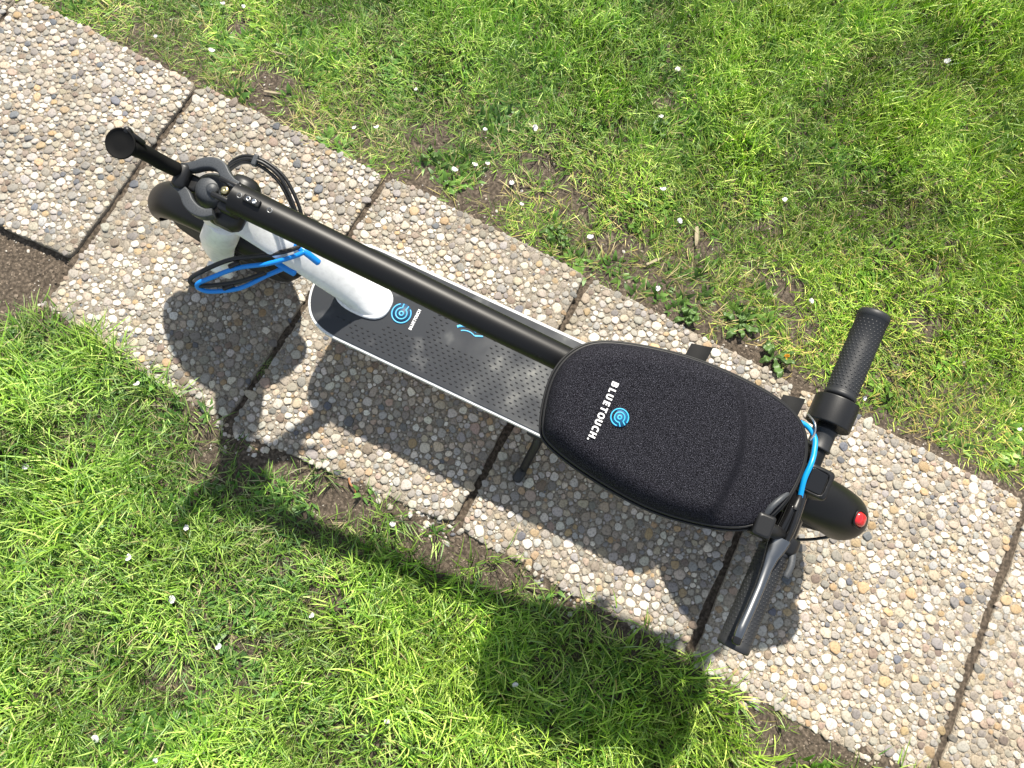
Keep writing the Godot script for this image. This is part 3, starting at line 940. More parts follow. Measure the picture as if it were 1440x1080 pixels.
# A mudguard: an arched shell round an axle. a runs from the front (0) over the top (90 degrees) to the rear (180).
func fender(st: SurfaceTool, axle: Vector3, R: float, a0: float, a1: float, hw: float, dep: float, round0: float, round1: float):
	var rings := []
	var n := 40
	for i in n + 1:
		var f := float(i) / n
		var a := deg_to_rad(lerpf(a0, a1, f))
		var deg := lerpf(a0, a1, f)
		var k := 1.0
		if round0 > 0.0: k = minf(k, sqrt(clampf(1.0 - pow(1.0 - minf((deg - a0) / round0, 1.0), 2), 0.0, 1.0)))
		if round1 > 0.0: k = minf(k, sqrt(clampf(1.0 - pow(1.0 - minf((a1 - deg) / round1, 1.0), 2), 0.0, 1.0)))
		k = maxf(k, 0.12)
		var er := Vector3(-cos(a), sin(a), 0)
		var ring := PackedVector3Array()
		for side in 2:
			for j in 17:
				var t := deg_to_rad(lerpf(-98, 98, j / 16.0) * (1 if side == 0 else -1))
				var th := 0.0 if side == 0 else 0.0035
				ring.append(axle + er * (R - th + (dep - th) * (cos(t) - 1.0) - (1.0 - k) * dep * 0.9) + Vector3(0, 0, 1) * sin(t) * (hw * k - th * k))
		rings.append(ring)
	skin(st, rings)

func wheel(parent: Node3D, axle: Vector3, called: String):
	var w := Node3D.new()
	put(called, w, parent)
	var st := new_st()
	var prof := []
	for j in 13:
		var t := deg_to_rad(lerpf(-110, 110, j / 12.0))
		prof.append([sin(t) * 0.024, 0.084 + 0.0235 * cos(t)])
	lathe(st, axle, Vector3.BACK, prof, 48)
	obj("tyre", st, M.tyre, w)
	st = new_st()
	lathe(st, axle, Vector3.BACK, [[-0.021, 0.03], [-0.021, 0.072], [-0.016, 0.078], [0.016, 0.078], [0.021, 0.072], [0.021, 0.03], [0.024, 0.028], [0.024, 0.0]], 40)
	obj("rim", st, M.gloss, w)

func emblem(parent: Node3D, c: Vector3, R: float, open: float, line: Material, back: Material, called: String):
	# three rings one inside the other; the outer two open towards one side, the middle one ending in two legs
	var st := new_st()
	lathe(st, c, Vector3.UP, [[0.0, R * 1.06], [0.0003, R * 1.06], [0.0004, 0.0]], 32)
	var e := obj(called, st, back, parent)
	st = new_st()
	var y := Vector3(0, 0.0005, 0)
	ribbon_arc(st, c + y, R * 0.96, R * 0.13, open + 0.62, open + TAU - 0.62, 40)
	ribbon_arc(st, c + y, R * 0.56, R * 0.13, open + 0.40, open + TAU - 0.40, 30)
	ribbon_arc(st, c + y, R * 0.20, R * 0.14, 0.0, TAU, 18)
	for s in [-1, 1]:
		var a: float = open + s * 0.40
		var p := c + y + Vector3(cos(a), 0, sin(a)) * R * 0.54
		ribbon(st, [p, c + y + Vector3(cos(open + s * 0.27), 0, sin(open + s * 0.27)) * R * 1.02], R * 0.13)
	obj("emblem_ring", st, line, e)

func lettering(parent: Node3D, text: String, start: Vector3, dir: Vector3, up: Vector3, height: float, pitch: float, material: Material):
	var font := SystemFont.new()
	font.font_names = PackedStringArray(["Droid Sans"])
	font.font_weight = 700
	var bold := FontVariation.new()
	bold.base_font = font
	bold.variation_embolden = 0.55
	var st := new_st()
	for i in text.length():
		var t := TextMesh.new()
		t.text = text[i]
		t.font = bold
		t.font_size = 64
		t.pixel_size = height / 64.0 * 1.38
		t.depth = 0.0004
		t.horizontal_alignment = HORIZONTAL_ALIGNMENT_CENTER
		t.vertical_alignment = VERTICAL_ALIGNMENT_CENTER
		var at := start + dir * pitch * (i - (0.25 if text[i] == "." else 0.0))
		st.append_from(t, 0, Transform3D(Basis(dir, up, dir.cross(up)), at))
	var o := MeshInstance3D.new()
	o.mesh = st.commit()
	o.material_override = material
	put("lettering", o, parent)

func deck_outline(inset: float) -> PackedVector2Array:
	var pts := PackedVector2Array()
	var hw := 0.0785 - inset
	for i in 33:                                          # rounded nose
		var a := lerpf(-PI / 2, PI / 2, i / 32.0)
		var e := 2.6
		pts.append(Vector2(0.792 - 1.0 - pow(absf(cos(a)), 2.0 / e) * (0.078 - inset), signf(sin(a)) * pow(absf(sin(a)), 2.0 / e) * hw))
	for x in [0.86, 0.95, 1.05, 1.15, 1.25]: pts.append(Vector2(x - 1.0, hw))
	for i in 9:
		var a := lerpf(PI / 2, -PI / 2, i / 8.0)
		pts.append(Vector2(1.33 - 1.0 + cos(a) * (0.035 - inset), sin(a) * hw))
	for x in [1.25, 1.15, 1.05, 0.95, 0.86]: pts.append(Vector2(x - 1.0, -hw))
	return pts

func make_scooter():
	var s := Node3D.new()
	put("electric_scooter", s)
	place(s, Vector3.ZERO)
	tag(s, "black and white electric scooter folded down on the pebbled path", "scooter")
	var st := new_st()
	# deck
	prism(st, deck_outline(0.0), [[0.078, 0.016], [0.086, 0.008], [0.128, 0.005], [0.134, 0.001], [0.137, 0.0], [0.1435, 0.0], [0.1455, 0.0012]])
	var deck := obj("deck", st, M.alu, s)
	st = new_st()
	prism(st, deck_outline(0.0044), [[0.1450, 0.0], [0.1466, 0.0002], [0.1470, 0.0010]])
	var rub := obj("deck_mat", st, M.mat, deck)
	var studs := []
	var row := 0
	var w := -0.066
	while w < 0.067:
		var l := 0.775 + (0.005 if row % 2 else 0.0)
		while l < 1.30:
			var skip := (absf(w) < 0.024 and l < 0.905) or (l < 0.80 and absf(w) > 0.05) or (l < 0.845 and absf(w + 0.0) < 0.045) or (absf(l - 0.968) < 0.034 and absf(w + 0.012) < 0.022) or (w < -0.046)
			if not skip:
				studs.append([Transform3D(Basis(Vector3.UP, rng.randf_range(-0.1, 0.1)), V(l, 0.1470, w)), Color.WHITE])
			l += 0.0103
		w += 0.0062
		row += 1
	st = new_st()
	prism(st, PackedVector2Array([Vector2(-0.0024, 0), Vector2(-0.0014, -0.0008), Vector2(0.0014, -0.0008), Vector2(0.0024, 0), Vector2(0.0014, 0.0008), Vector2(-0.0014, 0.0008)]), [[0.0, 0.0], [0.0009, 0.0003]])
	st.generate_normals()
	field("grip_studs", deck, st.commit(), M.stud, studs)
	emblem(deck, V(0.8605, 0.1472, 0.0), 0.0152, deg_to_rad(-84), M.logo, M.logo_deck, "emblem")
	lettering(deck, "BLUETOUCH", V(0.8835, 0.1474, 0.0152), Vector3(0, 0, -1), Vector3(-1, 0, 0), 0.0036, 0.0038, M.white_print)
	st = new_st()
	ribbon_arc(st, V(0.9645, 0.1472, 0.002), 0.0270, 0.0040, deg_to_rad(-133), deg_to_rad(-64), 20)
	ribbon_arc(st, V(0.9660, 0.1472, 0.003), 0.0215, 0.0018, deg_to_rad(-124), deg_to_rad(-62), 20)
	ribbon(st, [V(0.9765, 0.1472, -0.0165), V(0.988, 0.1472, -0.0205)], 0.0026)
	obj("emblem_arc", st, M.logo, deck)
	st = new_st()
	var l0 := 0.955
	while l0 < 1.115:
		var len := rng.randf_range(0.0025, 0.012)
		var wd := lerpf(-0.0585, -0.0525, (l0 - 0.955) / 0.155)
		ribbon(st, [V(l0, 0.1472, wd), V(l0 + len, 0.1472, wd + 0.0002)], 0.0014)
		l0 += len + rng.randf_range(0.0015, 0.006)
	obj("printed_dash", st, M.white_print, deck)
	# frame: head tube, down tube, flared foot
	st = new_st()
	var rings := []
	for q in [[0.652, 0.372, 0.0225, 0.0225, 0.45], [0.664, 0.350, 0.0250, 0.0250, 0.75], [0.690, 0.318, 0.0254, 0.0254, 0.72], [0.720, 0.275, 0.0256, 0.0256, 0.70], [0.746, 0.232, 0.0258, 0.0258, 0.66], [0.765, 0.199, 0.0275, 0.0258, 0.58], [0.779, 0.175, 0.031, 0.0256, 0.42], [0.790, 0.159, 0.038, 0.0268, 0.2], [0.796, 0.1525, 0.0425, 0.0278, 0.05], [0.797, 0.1500, 0.0435, 0.0284, 0.0]]:
		rings.append(ring_uv(V(q[0], q[1], 0.0), q[2], q[3], 28, -q[4] * 0.9))
	skin(st, rings)
	var tube_part := obj("down_tube", st, M.white, s)
	st = new_st()
	var fo := PackedVector2Array()
	for k in 36:
		var a := TAU * k / 36
		var e := pow(pow(absf(cos(a)), 2.6) + pow(absf(sin(a)), 2.6), -1.0 / 2.6)
		fo.append(Vector2(0.7965 - 1.0 + cos(a) * e * 0.0455, sin(a) * e * 0.0305))
	prism(st, fo, [[0.1466, 0.0], [0.1496, 0.0], [0.1508, 0.0012], [0.1512, 0.0028]])
	obj("foot_flange", st, M.white, tube_part)
	st = new_st()
	lathe(st, V(0.603, 0.262, 0.0), Vector3(0.057, 0.150, 0), [[0.0, 0.022], [0.004, 0.026], [0.120, 0.0265], [0.128, 0.024]], 32)
	obj("head_tube", st, M.white, s)
	# fork with two legs
	for side in [1, -1]:
		st = new_st()
		rings = []
		for q in [[0.631, 0.305, 0.010, 0.0260, 0.020], [0.621, 0.280, 0.022, 0.0279, 0.020], [0.609, 0.255, 0.034, 0.0279, 0.014], [0.599, 0.225, 0.0415, 0.0265, 0.0095], [0.587, 0.190, 0.0445, 0.0242, 0.008], [0.574, 0.155, 0.0455, 0.0223, 0.007], [0.564, 0.125, 0.046, 0.0195, 0.007], [0.558, 0.100, 0.046, 0.0167, 0.0065], [0.556, 0.088, 0.046, 0.0112, 0.005]]:
			rings.append(ring_uv(V(q[0], q[1], q[2] * side), q[3], q[4], 24))
		skin(st, rings)
		var leg := obj("fork_leg", st, M.white, s)
		st = new_st()
		lathe(st, V(0.5565, 0.112, 0.050 * side), Vector3(0, 0, side), [[0.0, 0.0215], [0.006, 0.0215], [0.010, 0.019], [0.012, 0.013], [0.0122, 0.0]], 28)
		obj("axle_cap", st, M.white, leg)
	wheel(s, V(0.557, 0.108, 0.0), "front_wheel")
	st = new_st()
	fender(st, V(0.557, 0.108, 0.0), 0.142, 12, 98, 0.029, 0.024, 7, 0)
	var ff := obj("front_fender", st, M.black_paint, s)
	st = new_st()
	fender(st, V(0.557, 0.108, 0.0), 0.135, 98, 176, 0.028, 0.026, 0, 8)
	obj("fender_tail", st, M.black_paint, ff)
	# folding joint: cap, yoke, hinge block, lever, clamp
	st = new_st()
	lathe(st, V(0.6475, 0.378, 0.0), Vector3(0.057, 0.150, 0), [[0.0, 0.0250], [0.020, 0.0250], [0.023, 0.0218], [0.028, 0.0212], [0.034, 0.0190], [0.039, 0.0145], [0.0415, 0.0088], [0.0415, 0.0072], [0.0440, 0.0068], [0.0460, 0.0048], [0.0465, 0.0]], 32)
	obj("head_cap", st, M.grey_metal, s)
	var joint := Node3D.new()
	put("folding_joint", joint, s)
	for side in [0, 1]:
		st = new_st()
		var arm := [[0.612, -0.007, 0.414], [0.629, -0.0145, 0.418], [0.640, -0.0220, 0.421], [0.652, -0.0270, 0.423], [0.664, -0.0265, 0.424], [0.675, -0.0195, 0.425], [0.686, -0.0150, 0.426], [0.696, -0.0145, 0.426]]
		if side == 1: arm = [[0.612, 0.0125, 0.410], [0.626, 0.0155, 0.412], [0.636, 0.0200, 0.414], [0.645, 0.0270, 0.415], [0.657, 0.0315, 0.416], [0.669, 0.0310, 0.416], [0.678, 0.0255, 0.416]]
		var pts := []
		for a in arm: pts.append(V(a[0], a[2], a[1]))
		pts = cat(pts, 5)
		rings = []
		var fr := frames(pts, Vector3.UP)
		for i in pts.size():
			var wdt := 0.0043 + 0.0026 * sin(PI * i / (pts.size() - 1.0))
			var r := PackedVector3Array()
			for c in [[-1, -1], [-1, 0.6], [-0.99, 0.74], [-0.94, 0.88], [-0.82, 0.97], [-0.68, 1.0], [0.68, 1.0], [0.82, 0.97], [0.94, 0.88], [0.99, 0.74], [1, 0.6], [1, -1]]:
				r.append(pts[i] + fr[i][1] * c[0] * wdt + Vector3(0, c[1] * 0.006, 0))
			rings.append(r)
		skin(st, rings)
		obj("yoke_arm", st, M.grey_metal, joint)
	st = new_st()
	tube(st, [V(0.620, 0.418, -0.009), V(0.622, 0.416, 0.012)], 0.0095, -1, 16)
	rbox(st, V(0.632, 0.402, 0.002), Vector3(0.016, 0.022, 0.020), 0.003)
	obj("hinge_block", st, M.black, joint)
	for side in [-1, 1]:
		st = new_st()
		tube(st, [V(0.672, 0.428, 0.0105 * side - 0.003), V(0.700, 0.430, 0.0105 * side - 0.003)], 0.0036, -1, 10)
		obj("clasp_tab", st, M.black, joint)
	st = new_st()
	lathe(st, V(0.6825, 0.422, -0.003), Vector3.UP, [[-0.012, 0.0050], [0.002, 0.0050], [0.004, 0.0058], [0.0068, 0.0048], [0.0075, 0.002], [0.0066, 0.0]], 16)
	obj("joint_bolt", st, M.brass, joint)
	st = new_st()
	tube(st, [V(0.683, 0.392, -0.026), V(0.684, 0.392, 0.024)], 0.020, -1, 20, 0.9)
	rbox(st, V(0.690, 0.406, 0.0), Vector3(0.022, 0.040, 0.040), 0.005)
	tube(st, cat([V(0.672, 0.372, 0.020), V(0.666, 0.384, 0.025), V(0.664, 0.398, 0.024)], 4), 0.010, 0.006, 12)
	obj("clamp", st, M.black, joint)
	st = new_st()
	lathe(st, V(0.680, 0.392, -0.026), Vector3(0.1, 0.25, -1), [[-0.004, 0.0135], [0.004, 0.0145], [0.008, 0.0125], [0.0095, 0.008], [0.010, 0.0]], 24)
	obj("joint_knob", st, M.black, joint)
	var lever := Node3D.new()
	put("folding_lever", lever, s)
	st = new_st()
	var lp := cat([V(0.613, 0.424, -0.002), V(0.604, 0.441, 0.001), V(0.599, 0.460, 0.003), V(0.596, 0.476, 0.006), V(0.5950, 0.489, 0.010)], 5)
	tube(st, lp, 0.0120, 0.0122, 16, 0.75, Vector3.BACK)
	tube(st, [V(0.6055, 0.438, 0.0005), V(0.6025, 0.445, 0.0015)], 0.0116, 0.0116, 14, 0.8, Vector3.BACK)
	obj("lever_arm", st, M.matte, lever)
	st = new_st()
	lathe(st, V(0.5935, 0.499, 0.0125), Vector3(0.12, 0.95, 0.25), [[-0.008, 0.009], [-0.005, 0.0140], [0.0, 0.0168], [0.0022, 0.0168], [0.0026, 0.0158], [0.0012, 0.0148], [0.0014, 0.007], [0.0014, 0.0]], 36)
	obj("lever_pad", st, M.matte, lever)
	st = new_st()
	lathe(st, V(0.5945, 0.500, -0.003), Vector3(-0.2, 0.9, -0.2), [[-0.006, 0.0042], [0.001, 0.0045], [0.004, 0.0036], [0.0055, 0.0018], [0.0058, 0.0]], 16)
	tube(st, [V(0.5965, 0.497, -0.002), V(0.604, 0.482, -0.002)], 0.0036, 0.003, 10)
	obj("lever_button", st, M.black, lever)
	# stem
	st = new_st()
	tube(st, [V(0.694, 0.421, -0.001), V(0.80, 0.4085, -0.001), V(1.0, 0.386, 0.0), V(1.2, 0.364, 0.0), V(1.445, 0.338, 0.0)], 0.0188, 0.0152, 36, 1.0, Vector3.UP, false)
	var stem := obj("stem", st, M.black_paint, s)
	for q in [[0.707, 0.0188, 0.0036], [0.7455, 0.0184, 0.0036]]:
		st = new_st()
		var hh: float = lerpf(0.4200, 0.338, (q[0] - 0.694) / 0.751) + q[1]
		lathe(st, V(q[0], hh - 0.0005, -0.0025), Vector3(0.11, 1, 0.0), [[-0.001, q[2]], [0.0012, q[2]], [0.0016, 0.0026], [0.0002, 0.0016], [0.0, 0.0]], 16)
		obj("screw", st, M.screw, stem)
	st = new_st()
	rbox(st, V(0.7235, 0.4375, -0.003), Vector3(0.021, 0.0050, 0.0085), 0.0012, Basis(Vector3.BACK, -0.11))
	var br := obj("screw_bracket", st, M.black, stem)
	for q in [0.7195, 0.7275]:
		st = new_st()
		lathe(st, V(q, 0.4395, -0.003), Vector3(0.11, 1, 0), [[-0.001, 0.0028], [0.0012, 0.0028], [0.0014, 0.0016], [0.0006, 0.0012], [0.0005, 0.0]], 14)
		obj("screw", st, M.silver, br)
	# display at the stem's end
	st = new_st()
	var db := Basis(Vector3.BACK, -0.10)
	rbox(st, V(1.447, 0.352, 0.004), Vector3(0.034, 0.034, 0.036), 0.005, db)
	var disp := obj("display", st, M.black, s)
	st = new_st()
	rbox(st, V(1.446, 0.3696, 0.005), Vector3(0.021, 0.002, 0.026), 0.0009, db)
	obj("display_screen", st, M.gloss, disp)
	st = new_st()
	rings = []
	for k in 25:
		var a := TAU * k / 24
		var e := pow(pow(absf(cos(a)), 5) + pow(absf(sin(a)), 5), -0.2)
		rings.append(V(1.446 + cos(a) * e * 0.0128, 0.3692, 0.005 + sin(a) * e * 0.0148))
	tube(st, rings, 0.0012, -1, 8)
	obj("display_rim", st, M.black, disp)
	# handlebar
	st = new_st()
	tube(st, [V(1.441, 0.340, -0.205), V(1.441, 0.340, 0.205)], 0.0112, -1, 24)
	var bar := obj("handlebar", st, M.black_paint, s)
	st = new_st()
	lathe(st, V(1.441, 0.340, -0.035), Vector3(0, 0, -1), [[0.0, 0.0112], [0.0, 0.0145], [0.002, 0.0150], [0.004, 0.0138], [0.022, 0.0136], [0.024, 0.0148], [0.027, 0.0148], [0.027, 0.0112]], 28)
	obj("bar_sleeve", st, M.rubber, bar)
	st = new_st()
	lathe(st, V(1.441, 0.340, -0.066), Vector3(0, 0, -1), [[0.0005, 0.0112], [0.0001, 0.0240], [0.0, 0.0249], [0.0003, 0.0258], [0.0010, 0.0262], [0.0018, 0.0263], [0.0322, 0.0263], [0.0330, 0.0262], [0.0337, 0.0258], [0.034, 0.0249], [0.0339, 0.0240], [0.0335, 0.0112]], 36)
	obj("throttle_collar", st, M.black, bar)
	for side in [-1, 1]:
		st = new_st()
		var z0 := 0.103 if side < 0 else 0.092
		var gl := 0.218 - z0
		var gr := 0.0186 if side < 0 else 0.0182
		lathe(st, V(1.441, 0.340, z0 * side), Vector3(0, 0, side), [[0.0, 0.012], [0.0, gr * 1.02], [0.006, gr * 1.03], [0.0065, gr * 0.985], [0.008, gr * 0.98], [0.03, gr * 0.985], [gl * 0.6, gr * 0.99], [gl - 0.009, gr], [gl - 0.0085, gr * 1.045], [gl - 0.002, gr * 1.05], [gl, gr * 0.99], [gl, 0.0]], 40)
		var grip := obj("grip", st, M.rubber, bar)
		var dots := []
		var kk := 0
		var zz := z0 + 0.012
		while zz < 0.205:
			for q in 22:
				var a := TAU * (q + 0.5 * (kk % 2)) / 22
				var nrm := Vector3(cos(a), sin(a), 0)
				dots.append([Transform3D(Basis(Vector3.BACK.cross(nrm), nrm, Vector3.BACK), V(1.441, 0.340, zz * side) + nrm * gr * 0.985), Color.WHITE])
			zz += 0.0042
			kk += 1
		st = new_st()
		lathe(st, Vector3.ZERO, Vector3.UP, [[-0.0003, 0.0013], [0.0003, 0.0011], [0.0005, 0.0006], [0.00055, 0.0]], 8)
		st.generate_normals()
		field("grip_dots", grip, st.commit(), M.rubber, dots)
	# brake
	var brake := Node3D.new()
	put("brake", brake, s)
	st = new_st()
	lathe(st, V(1.441, 0.340, 0.050), Vector3(0, 0, 1), [[0.0, 0.0112], [0.0, 0.0160], [0.002, 0.0172], [0.036, 0.0172], [0.038, 0.0160], [0.038, 0.0112]], 28)
	tube(st, cat([V(1.436, 0.366, 0.026), V(1.436, 0.369, 0.046), V(1.437, 0.366, 0.068), V(1.436, 0.360, 0.090)], 4), 0.0082, 0.0110, 16, 0.8)
	obj("brake_perch", st, M.gloss, brake)
	st = new_st()
	for off in [-0.0042, 0.0042]:
		tube(st, cat([V(1.434 + off * 0.7, 0.3745, 0.043), V(1.434 + off, 0.3765, 0.060), V(1.434 + off * 1.3, 0.374, 0.082)], 4), 0.0030, 0.0036, 10)
	obj("perch_rib", st, M.gloss, brake)
	st = new_st()
	lathe(st, V(1.434, 0.374, 0.046), Vector3(0, 0.05, -1), [[0.0, 0.0050], [0.004, 0.0052], [0.005, 0.0044], [0.010, 0.0042], [0.011, 0.0034], [0.018, 0.0028], [0.018, 0.0]], 16)
	obj("cable_adjuster", st, M.black, brake)
	st = new_st()
	rings = []
	for q in [[1.433, 0.082, 0.3740, 0.0120, 0.0055], [1.432, 0.092, 0.3755, 0.0115, 0.0055], [1.4305, 0.106, 0.3765, 0.0085, 0.0055], [1.430, 0.120, 0.3785, 0.0066, 0.0052], [1.4295, 0.142, 0.3840, 0.0060, 0.0050], [1.4275, 0.168, 0.3910, 0.0060, 0.0050], [1.4255, 0.188, 0.3965, 0.0058, 0.0048], [1.425, 0.2005, 0.3995, 0.0054, 0.0046], [1.425, 0.2025, 0.3998, 0.0042, 0.0034]]:
		var r := PackedVector3Array()
		for j in 16:
			var a := TAU * j / 16
			r.append(V(q[0] + cos(a) * q[3], q[2] + sin(a) * q[4], q[1]))
		rings.append(r)
	skin(st, rings)
	obj("brake_lever", st, M.bright, brake)
	st = new_st()
	lathe(st, V(1.425, 0.3990, 0.201), Vector3(0, 0.1, 1), [[0.0, 0.0050], [0.003, 0.0054], [0.007, 0.0050], [0.0085, 0.003], [0.0085, 0.0]], 16)
	obj("lever_tip", st, M.gloss, brake)
	st = new_st()
	rbox(st, V(1.4015, 0.398, 0.0805), Vector3(0.021, 0.026, 0.026), 0.003, Basis(Vector3.UP, 0.05))
	tube(st, [V(1.410, 0.392, 0.080), V(1.430, 0.372, 0.078)], 0.008, 0.008, 12)
	var sw := obj("brake_switch", st, M.black, brake)
	st = new_st()
	tube(st, cat([V(1.399, 0.404, 0.069), V(1.4005, 0.409, 0.059), V(1.406, 0.408, 0.047), V(1.412, 0.402, 0.037)], 4), 0.0042, 0.0030, 12)
	obj("switch_cable", st, M.grey_metal, sw)
	st = new_st()
	lathe(st, V(1.445, 0.340, 0.074), Vector3(0, 0, 1), [[0.0, 0.012], [0.0, 0.0195], [0.003, 0.0205], [0.016, 0.0205], [0.020, 0.018], [0.020, 0.012]], 28)
	var bell := obj("bell", st, M.black, bar)
	st = new_st()
	tube(st, cat([V(1.458, 0.350, 0.088), V(1.461, 0.354, 0.103), V(1.460, 0.356, 0.118)], 4), 0.0045, 0.0038, 12, 0.7)
	obj("bell_striker", st, M.grey_metal, bell)
	# rear
	wheel(s, V(1.471, 0.108, 0.0), "rear_wheel")
	st = new_st()
	fender(st, V(1.471, 0.108, 0.0), 0.142, 16, 154, 0.0350, 0.036, 0, 16)
	var rf := obj("rear_fender", st, M.black_paint, s)
	st = new_st()
	var ta := deg_to_rad(180 - 50)
	var tdir := Vector3(-cos(ta), sin(ta), 0)
	var tc := V(1.471, 0.108, 0.0) + tdir * 0.1405
	var tt := Vector3(tdir.y, -tdir.x, 0)
	rings = []
	for lv in [[-0.006, 1.0], [0.0, 1.0], [0.003, 0.94], [0.0052, 0.78], [0.0064, 0.45], [0.0067, 0.02]]:
		var r := PackedVector3Array()
		for j in 28:
			var a := TAU * j / 28
			var e := pow(pow(absf(cos(a)), 3) + pow(absf(sin(a)), 3), -1.0 / 3)
			r.append(tc + tdir * lv[0] + tt * cos(a) * e * 0.0120 * lv[1] + Vector3.BACK * sin(a) * e * 0.0098 * lv[1])
		rings.append(r)
	skin(st, rings)
	obj("tail_light", st, M.red, rf)
	st = new_st()
	rings = []
	for q in 29:
		var a := TAU * q / 28
		var e := pow(pow(absf(cos(a)), 3) + pow(absf(sin(a)), 3), -1.0 / 3)
		rings.append(tc + tdir * 0.0012 + tt * cos(a) * e * 0.0130 + Vector3.BACK * sin(a) * e * 0.0108)
	tube(st, rings, 0.0016, -1, 8)
	obj("light_bezel", st, M.black_paint, rf)
	st = new_st()
	tube(st, cat([V(1.40, 0.10, 0.055), V(1.47, 0.095, 0.060), V(1.53, 0.10, 0.050), V(1.575, 0.11, 0.022), V(1.580, 0.12, 0.0)], 6), 0.0022, -1, 8)
	obj("motor_cable", st, M.cable, rf)
	# kickstand
	st = new_st()
	rbox(st, V(1.122, 0.086, 0.066), Vector3(0.034, 0.016, 0.026), 0.004)
	tube(st, cat([V(1.124, 0.088, 0.062), V(1.126, 0.070, 0.084), V(1.124, 0.045, 0.106), V(1.122, 0.020, 0.130), V(1.120, 0.0175, 0.143)], 5), 0.0078, 0.0062, 12)
	var ks := obj("kickstand", st, M.black, s)
	st = new_st()
	tube(st, [V(1.1215, 0.022, 0.132), V(1.1195, 0.0195, 0.147)], 0.0088, 0.0080, 12)
	obj("kickstand_foot", st, M.rubber, ks)
	# cables
	for q in [[V(0.727, 0.287, -0.004), V(0.744, 0.286, 0.0), V(0.760, 0.272, 0.003)], [V(0.707, 0.270, 0.0265), V(0.719, 0.267, 0.0285), V(0.731, 0.258, 0.0285)]]:
		st = new_st()
		tube(st, cat(q, 5), 0.0050, 0.0046, 12, 0.8)
		obj("cable_boot", st, M.blue, s)
	st = new_st()
	var blue := cat([V(0.742, 0.288, 0.001), V(0.733, 0.289, 0.012), V(0.707, 0.291, 0.036), V(0.672, 0.293, 0.060), V(0.643, 0.289, 0.088), V(0.629, 0.283, 0.1005), V(0.630, 0.275, 0.105), V(0.645, 0.270, 0.101), V(0.676, 0.266, 0.080), V(0.700, 0.266, 0.050), V(0.718, 0.267, 0.030)], 6)
	tube(st, blue, 0.0033, -1, 10)
	var bc := obj("blue_cable", st, M.blue, s)
	st = new_st()
	tube(st, cat([V(0.734, 0.290, -0.003), V(0.722, 0.292, 0.010), V(0.697, 0.296, 0.030), V(0.661, 0.298, 0.054), V(0.632, 0.293, 0.083), V(0.619, 0.287, 0.099), V(0.623, 0.280, 0.104), V(0.640, 0.276, 0.096), V(0.672, 0.272, 0.074), V(0.700, 0.272, 0.047)], 6), 0.0032, -1, 10)
	obj("black_cable", st, M.cable, s)
	for q in [[0.6685, 0.295, 0.0575], [0.663, 0.270, 0.0855]]:
		st = new_st()
		rbox(st, V(q[0], q[1], q[2]), Vector3(0.0065, 0.0095, 0.0165), 0.002, Basis(Vector3.UP, 0.85 - PI / 2))
		obj("cable_tie", st, M.cable, bc)
	var loop := [V(0.630, 0.34, -0.030), V(0.634, 0.36, -0.043), V(0.649, 0.37, -0.057), V(0.666, 0.375, -0.063), V(0.683, 0.372, -0.0645), V(0.704, 0.365, -0.059), V(0.722, 0.356, -0.045), V(0.737, 0.345, -0.028), V(0.742, 0.325, -0.010)]
	for k in 3:
		st = new_st()
		var pts := []
		for i in loop.size():
			var off := Vector3(0.0036 * (k - 1) * sin(i * 0.7 + k), 0.003 * (k % 2), 0.0042 * (k - 1))
			pts.append(loop[i] + off)
		tube(st, cat(pts, 5), 0.0024, -1, 8)
		var cb := obj("black_cable", st, M.cable, s)
		if k == 1:
			st = new_st()
			rbox(st, V(0.669, 0.3765, -0.0635), Vector3(0.0065, 0.008, 0.0150), 0.0015, Basis(Vector3.UP, 0.15))
			obj("cable_tie", st, M.grey_metal, cb)
	st = new_st()
	tube(st, cat([V(1.4345, 0.374, 0.030), V(1.430, 0.378, 0.010), V(1.4305, 0.377, -0.010), V(1.430, 0.371, -0.026), V(1.426, 0.363, -0.043), V(1.412, 0.352, -0.054), V(1.385, 0.342, -0.050), V(1.35, 0.335, -0.03)], 6), 0.0032, -1, 12)
	obj("blue_cable", st, M.cyan, s)
	st = new_st()
	tube(st, cat([V(1.412, 0.350, -0.068), V(1.420, 0.364, -0.058), V(1.424, 0.366, -0.046), V(1.4225, 0.366, -0.036)], 5), 0.0013, -1, 8)
	obj("throttle_wire", st, M.silver, s)

# ---------------------------------------------------------------- bag on the stem
const BAG := [1.1413, 0.0943, 1.1336, 0.0748, 1.1261, 0.0448, 1.1259, 0.0226, 1.1309, 0.0057, 1.1393, -0.0096, 1.152, -0.0214, 1.1713, -0.0302, 1.1938, -0.0382, 1.2356, -0.0496, 1.2726, -0.0547, 1.3111, -0.0565, 1.3507, -0.0558, 1.3763, -0.0512, 1.3961, -0.0419, 1.4084, -0.0283, 1.4166, -0.0062, 1.4174, 0.0167, 1.4154, 0.0421, 1.4055, 0.0699, 1.3888, 0.0906, 1.3561, 0.1037, 1.314, 0.1126, 1.2757, 0.1183, 1.2332, 0.1147, 1.1958, 0.1112, 1.1646, 0.1047, 1.1478, 0.0988]

func bag_tilt(l: float) -> float:                        # the bag lies along the stem, which falls towards the handlebar
	return -0.11 * (l - 1.27)

